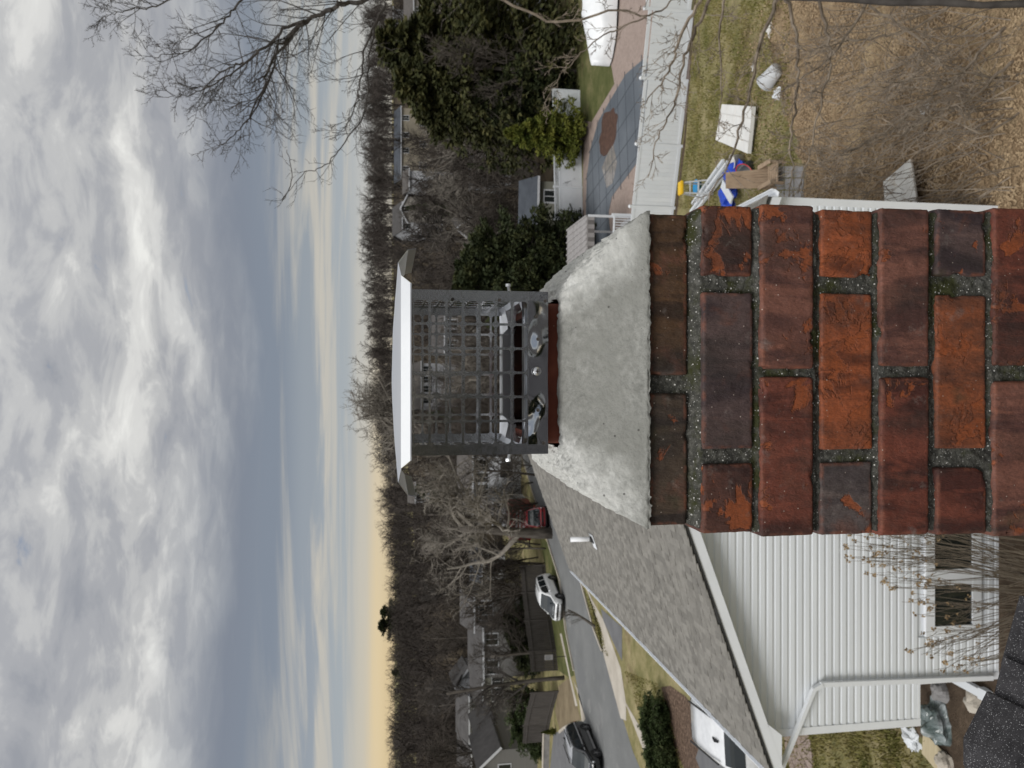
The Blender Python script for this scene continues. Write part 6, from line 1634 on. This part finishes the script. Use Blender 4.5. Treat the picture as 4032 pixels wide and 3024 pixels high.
M['far_twig'] = mat('far_twig', [(.3,(.040,.034,.030)),(.55,(.064,.055,.049)),(.75,(.098,.085,.076))], scale=.06, detail=5, rough=.95, spec=.05, coord='World')
M['mid_twig'] = mat('mid_twig', [(.3,(.038,.032,.028)),(.55,(.075,.064,.055)),(.75,(.135,.118,.10))], scale=.15, detail=5, rough=.95, spec=.05, coord='World')
farwood('far_wood', 'brown leafless woods covering the far hillside up to the skyline', 0)
farwood('thicket', 'leafless thickets and thin trees filling the gaps between the far houses', 1)
farwood('wood_behind', 'leafless woods along the street behind the camera', 2)  # unseen trees added so the steel cap has something dark to reflect
# woodland floor sheet on the hillside
m = MB(); ysf = list(np.linspace(92, 330, 40)); xsf = list(np.linspace(-230, 230, 40))
for y in ysf:
    for x in xsf: m.v.append((x, y, hgt(x, y)+.05))
for j in range(39):
    for i in range(39): m.f.append((j*40+i, j*40+i+1, (j+1)*40+i+1, (j+1)*40+i))
tag(m.build('woodland_floor', M['forest_floor']), kind='structure')
added_house = empty('house', (6.4, -15.0, 0), R(180), 'pale sided house across the yard behind the camera', 'house')  # unseen house, added to give the steel cap bright reflections
m = MB(); m.box((-6, 0, -1), (6, 8, 9.0)); m.build('wall', M['trim'], added_house, world=False)
m = MB(); m.add([(-6.5,-.5,8.9),(6.5,-.5,8.9),(6.5,4,11.4),(-6.5,4,11.4),(-6.5,8.5,8.9),(6.5,8.5,8.9)], [(0,1,2,3),(3,2,5,4)]); m.build('roof', M['r_grey'], added_house, world=False)
for wx in (3.6, .5, -3):
    for wz in (3.0, 6.9):
        m = MB(); m.box((wx-.45,-.06,wz), (wx+.45,-.01,wz+1.4)); m.build('window', M['glass_dark'], added_house, world=False)
for X, Y, H, lb in ((-1.9, -13, 12, 'dark evergreen behind the camera beside the pale house'), (-7, -16, 12, 'second dark evergreen behind the camera'), (-13, -15, 11, 'third dark evergreen behind the camera')): ever('dark', X, Y, H, lb, wid=.75)  # unseen evergreens, added for the dark part of the cap's reflections
# brown leaf-strewn ground under the mid-distance thickets on the right
sheet('brush_ground', [G(2285,880), G(2270,360), G(2200,60), G(2180,-200), Vector((60,92,0)), Vector((-2,92,0)), Vector((-4,62,0)), Vector((6,56,0))], M['forest_floor'], .018)
# ------------------------------------------------------------------ overhanging tree at the right of the yard (top edge of the frame)
def limb(mb, px, depthY, r0, r1, rg, twig_par, n_tw, tw_len, lv0=2, mx=4, wob=.0, n=5):
    """limb through pixels at given distance(s); grows real side twigs"""
    Ys = depthY if isinstance(depthY, (list, tuple)) else [depthY]*len(px)
    P = [atY(x, y, Yq) for (x, y), Yq in zip(px, Ys)]
    # smooth with Catmull-Rom
    Q = []; PP = [P[0]]+P+[P[-1]]
    for i in range(1, len(PP)-2):
        for s_ in range(6):
            t = s_/6; a, b, c, d = PP[i-1], PP[i], PP[i+1], PP[i+2]
            Q.append(.5*((2*b)+(c-a)*t+(2*a-5*b+4*c-d)*t*t+(3*b-a-3*c+d)*t*t*t))
    Q.append(P[-1]); k = len(Q)
    for i in range(1, k-1): Q[i] = Q[i]+Vector((rg.uniform(-1,1), rg.uniform(-1,1), rg.uniform(-1,1)))*(r0*.6+.01)
    mb.tube(Q, [r0+(r1-r0)*i/(k-1) for i in range(k)], n)
    for j in range(n_tw):
        t = .10+.9*(j+rg.random())/n_tw; x = min(t, .999)*(k-1); i = int(x); bp = Q[i]+(Q[i+1]-Q[i])*(x-i); ad = (Q[i+1]-Q[i]).normalized()
        sp = R(rg.uniform(28,65)); nd = (ad*math.cos(sp)+rnd_perp(ad, rg)*math.sin(sp)).normalized(); rr = (r0+(r1-r0)*t)*.6
        grow(mb, mb, bp, nd, tw_len*rg.uniform(.5,1.15)*(1.1-.5*t), max(twig_par.get('rmin', .0045), min(rr, tw_len*.009)), lv0, mx, rg, twig_par)
rg = random.Random(33)
TW = dict(seg=(4,4,4,3,2), wob=.42, up=.02, n=(6,6,6,4,3), t0=.2, ang=(25,60), lr=(.55,.55,.5,.5), mx=4)
YT = 13.0
OT = empty('overhanging_tree', (6.0, 10.3, 0), label='bare yard tree whose limbs reach into the sky from the top edge', cat='tree')
tr = MB(); tr.tube([atY(4200, 24, 10.2), atY(4032, 14, 10.4), atY(3860, 20, 10.5), atY(3700, 6, 10.7), atY(3500, 10, 10.9), atY(3330, -6, 11.2), atY(3070, -12, 11.6), atY(2500, -60, 13.1), atY(1700, -110, 13.1), atY(1480, -60, 13.0)], [.062,.058,.050,.060,.050,.055,.050,.048,.045,.04], 9); tr.build('trunk', M['twig_dark'], OT, smooth=True)
cr_ = MB()
limb(cr_, [(1500,-30),(1420,12),(1330,22),(1180,100),(1090,200),(1040,330),(985,470)], YT, .046, .012, rg, TW, 26, 1.3, 2, 4)
limb(cr_, [(1330,22),(1250,60),(1120,120),(985,235),(900,262),(800,350)], YT-.3, .036, .008, rg, TW, 22, 1.15, 2, 4)
limb(cr_, [(960,-10),(900,60),(820,140),(740,200),(660,215),(590,225)], YT+.4, .020, .005, rg, TW, 18, .95, 2, 4)
limb(cr_, [(700,-20),(600,30),(520,35),(440,55),(400,68)], YT+.6, .015, .004, rg, TW, 16, .8, 2, 4)
limb(cr_, [(1180,100),(1090,220),(1060,330),(1010,420),(930,520),(870,570)], YT+.2, .024, .005, rg, TW, 22, .95, 2, 4)
limb(cr_, [(985,235),(860,320),(760,370),(660,385)], YT-.2, .016, .004, rg, TW, 16, .85, 2, 4)
limb(cr_, [(1520,10),(1440,180),(1420,330),(1400,420),(1350,520)], YT+.1, .022, .005, rg, TW, 18, .85, 2, 4)
limb(cr_, [(1490,60),(1450,260),(1440,420),(1360,560),(1280,650),(1190,690),(1110,790)], YT+.3, .018, .004, rg, TW, 18, .7, 3, 4)
limb(cr_, [(1110,790),(1150,700),(1130,590)], YT+.3, .010, .005, rg, TW, 4, .4, 3, 4)
cr_.build('crown', M['twig_dark'], OT)
cr2 = MB(); TY = dict(rmin=.0062, seg=(4,4,4,3,2), wob=.40, up=.0, n=(5,5,4,3,3), t0=.2, ang=(25,60), lr=(.55,.5,.5,.5), mx=4)
for px, Yd, r0, r1, nt, tl in (
  ([(2950,-20),(2990,60),(3030,160),(3150,480),(2960,480),(2900,740),(2840,850)], 12.5, .0, .0, 0, 0),
  ([(3060,-10),(2990,180),(2940,400),(2880,620),(2790,790)], 12.4, .035, .010, 9, .9),
  ([(2760,-10),(2690,130),(2640,260),(2600,330),(2520,430)], 12.8, .030, .006, 9, .8),
  ([(2800,-10),(2740,110),(2690,250),(2650,420),(2590,540),(2550,700)], 12.9, .030, .006, 9, .7),
  ([(2860,-20),(2830,120),(2840,300),(2830,520)], 12.3, .022, .006, 6, .6),
  ([(3090,-10),(3130,110),(3140,260),(3130,420),(3110,560),(3120,700),(3080,860)], 12.2, .030, .008, 9, .7),
  ([(3220,-10),(3260,150),(3270,260),(3230,420),(3190,600),(3140,760)], 12.1, .028, .007, 9, .8),
  ([(3420,-10),(3330,150),(3200,280),(3050,380)], 12.0, .028, .006, 8, .8),
  ([(3420,20),(3600,140),(3700,260),(3560,320)], 11.6, .020, .005, 8, .7),
  ([(3760,10),(3600,110),(3450,150),(3300,170),(3180,230)], 11.8, .022, .005, 9, .8),
  ([(4060,40),(3900,160),(3780,300),(3620,420),(3480,520),(3340,600),(3240,640)], 11.2, .030, .006, 12, .8),
  ([(4060,180),(3930,290),(3830,380),(3700,440),(3560,520),(3440,570),(3280,620)], 11.0, .026, .006, 12, .7),
  ([(4060,230),(3960,300),(3760,290),(3600,310),(3480,340),(3380,350)], 11.1, .022, .005, 10, .7),
  ([(4060,420),(3880,520),(3760,480),(3660,470),(3560,540)], 10.9, .018, .005, 8, .6),
  ([(1960,-10),(2200,90),(2420,40),(2560,60),(2660,-10)], 13.2, .022, .012, 7, .6),
  ([(2560,60),(2440,110),(2330,170),(2250,250),(2190,320),(2140,430)], 13.2, .014, .004, 8, .6)):
    if r0: limb(cr2, px, Yd, r0*1.15, r1*1.1, rg, TY, int(nt*1.7), tl*1.1, 2, 4, n=5)
cr2.build('lower_branches', M['yard_twig'], OT)
# leafless brush at the lower right corner of the yard
BR = empty('yard_brush', G(3990, 520), label='tangle of thin leafless brush low on the leaf slope', cat='shrub'); b = MB()
for k in range(250):
    q = G(rg.uniform(3250, 4030), rg.uniform(20, 780)); d = Vector((rg.uniform(-.5,.5), rg.uniform(.1,1.2), rg.uniform(.3,.9))).normalized(); grow(b, b, q, d, rg.uniform(.6,2.1), .012, 3, 4, rg, TY)
b.build('stems', M['yard_twig'], BR)
# hydrangea-like shrub with dried flower heads before the gable wall
M['dryhead'] = mat('dry_flower', [(.3,(.20,.135,.07)),(.7,(.36,.26,.15))], scale=9, rough=.9)
M['stem'] = flat('shrub_stem', (.17,.14,.11), .9)
HY = empty('flowering_shrub', (-3.3, 10.55, 0), label='leafless shrub with dried tan flower heads before the window', cat='shrub'); b, h = MB(), MB(); rg = random.Random(44)
def env(y):      # highest reach (image x) of the shrub at image row y
    pts = [(2110,3290),(2180,3300),(2240,3340),(2290,3400),(2330,3480),(2400,3560),(2470,3590),(2560,3530),(2620,3600),(2660,3640)]
    for (a, va), (c, vc) in zip(pts[:-1], pts[1:]):
        if a <= y <= c: return va+(vc-va)*(y-a)/(c-a)
    return 3300 if y < 2110 else 3700
for k in range(105):
    y = rg.uniform(2040, 2650); lim = env(y); x = lim+abs(rg.gauss(0, 1))*130+rg.uniform(0, 60); x = min(x, 3850); Yd = 10.55+rg.uniform(-.35,.45)
    tip = atY(x, y, Yd); yb = 2330+(y-2330)*.55+rg.uniform(-60,60); base_ = atY(4060, yb, Yd+rg.uniform(-.2,.2)); base_.z = .0
    mid = (tip+base_)/2+Vector(((tip.x-base_.x)*.10+rg.uniform(-.16,.16), rg.uniform(-.12,.12), rg.uniform(-.05,.2))); b.tube([base_, mid+Vector((0,0,-.1)), mid+(tip-mid)*.5+Vector((rg.uniform(-.03,.03),0,.02)), tip], [.0075,.006,.0045,.0026], 4, cap=False)
    for j in range(rg.randint(1, 3)):
        t0 = mid+(tip-mid)*rg.uniform(.1,.8); d = (tip-mid).normalized()+Vector((rg.uniform(-.6,.6), rg.uniform(-.6,.6), .1)); b.tube([t0, t0+d*.09, t0+d*.19+Vector((0,0,.05))], [.0045,.0035,.0025], 3, cap=False)
        if rg.random() < .5:
            hp = t0+d*.20
            for q in range(5): w = Vector((rg.uniform(-1,1), rg.uniform(-1,1), rg.uniform(-1,1))).normalized(); s2 = rnd_perp(w, rg); c_ = hp+w*.018; h.add([c_-s2*.016, c_+w*.018, c_+s2*.016, c_-w*.012], [(0,1,2,3)])
    if rg.random() < .75:
        for q in range(9): w = Vector((rg.uniform(-1,1), rg.uniform(-1,1), rg.uniform(-1,1))).normalized(); s2 = rnd_perp(w, rg); c_ = tip+w*.025; h.add([c_-s2*.022, c_+w*.022, c_+s2*.022, c_-w*.016], [(0,1,2,3)])
b.build('stems', M['stem'], HY); h.build('flower_heads', M['dryhead'], HY)

# ------------------------------------------------------------------ loose ground cover
def scatter_leaves():
    rg = random.Random(51); m = MB(); P = [Vector((p.x, p.y, 0)) for p in lz]
    x0, x1 = min(p.x for p in P), max(p.x for p in P); y0, y1 = min(p.y for p in P), max(p.y for p in P); c = 0
    while c < 52000:
        x, y = rg.uniform(x0, x1), rg.uniform(max(y0, 9), y1+3)
        if not (inpoly(x, y, P) or (y < y1+3 and rg.random() < .10)): continue
        dens = mnoise.noise(Vector((x*.45, y*.45, 3)))
        if rg.random() < .35-dens*.9: c += .2; continue
        z = hgt(x, y)+.012+rg.random()*.02; a = rg.uniform(0, 6.28); s_ = rg.uniform(.015, .042); d = Vector((math.cos(a), math.sin(a), rg.uniform(-.4,.5)))*s_; w = Vector((-math.sin(a), math.cos(a), rg.uniform(-.5,.5)))*s_*.6; q = Vector((x, y, z+.01))
        m.add([q-d, q+w+Vector((0,0,.012)), q+d, q-w+Vector((0,0,.008))], [(0,1,2,3)]); c += 1
    tag(m.build('fallen_leaves', M['leafm']), 'dry brown fallen leaves covering the slope beside the chimney', 'leaves', kind='stuff')
def leaf_mat():
    m = mat('dry_leaf', [(.28,(.11,.072,.043)),(.45,(.26,.185,.112)),(.58,(.40,.30,.19)),(.72,(.58,.46,.31))], scale=.7, detail=14, nrough=.85, rough=.9, coord='World', spec=.15); return m
M['leafm'] = leaf_mat(); scatter_leaves()
def grass():
    rg = random.Random(61); m = MB(); 
    areas = [([G(2670,820), G(2745,-40), G(3120,-60), G(3110,300), G(3160,820)], 22000), ([G(2460,2640), G(2610,2700), G(2700,3060), G(2600,3060)], 6000), ([G(3060,2890), G(3060,3150), G(3700,3150), G(3640,2860), G(3590,2740)], 9000), ([G(2290,2300), G(2340,2470), G(2372,2560), G(2400,2590), G(2345,2395)], 1500)]
    for P, n_ in areas:
        P = [Vector((p.x, p.y, 0)) for p in P]; x0, x1 = min(p.x for p in P), max(p.x for p in P); y0, y1 = min(p.y for p in P), max(p.y for p in P); c = 0; tries = 0
        while c < n_ and tries < n_*8:
            tries += 1; x, y = rg.uniform(x0, x1), rg.uniform(y0, y1)
            if not inpoly(x, y, P): continue
            if rg.random() > .65+1.1*mnoise.noise(Vector((x*.9, y*.9, 0))): c += .3; continue
            z = hgt(x, y); a = rg.uniform(0,6.28); w = Vector((math.cos(a), math.sin(a), 0))*rg.uniform(.012,.03); t = Vector((rg.uniform(-.05,.05), rg.uniform(-.05,.05), rg.uniform(.05,.12)))
            q = Vector((x, y, z)); m.add([q-w, q+w, q+t], [(0,1,2)]); c += 1
    tag(m.build('grass', M['grassm']), 'short winter grass on the lawns', 'grass', kind='stuff')
M['grassm'] = mat('grass_blade', [(.3,(.10,.115,.03)),(.5,(.20,.18,.065)),(.7,(.34,.28,.14))], scale=.9, detail=8, nrough=.75, rough=.9, coord='World', spec=.1)
grass()
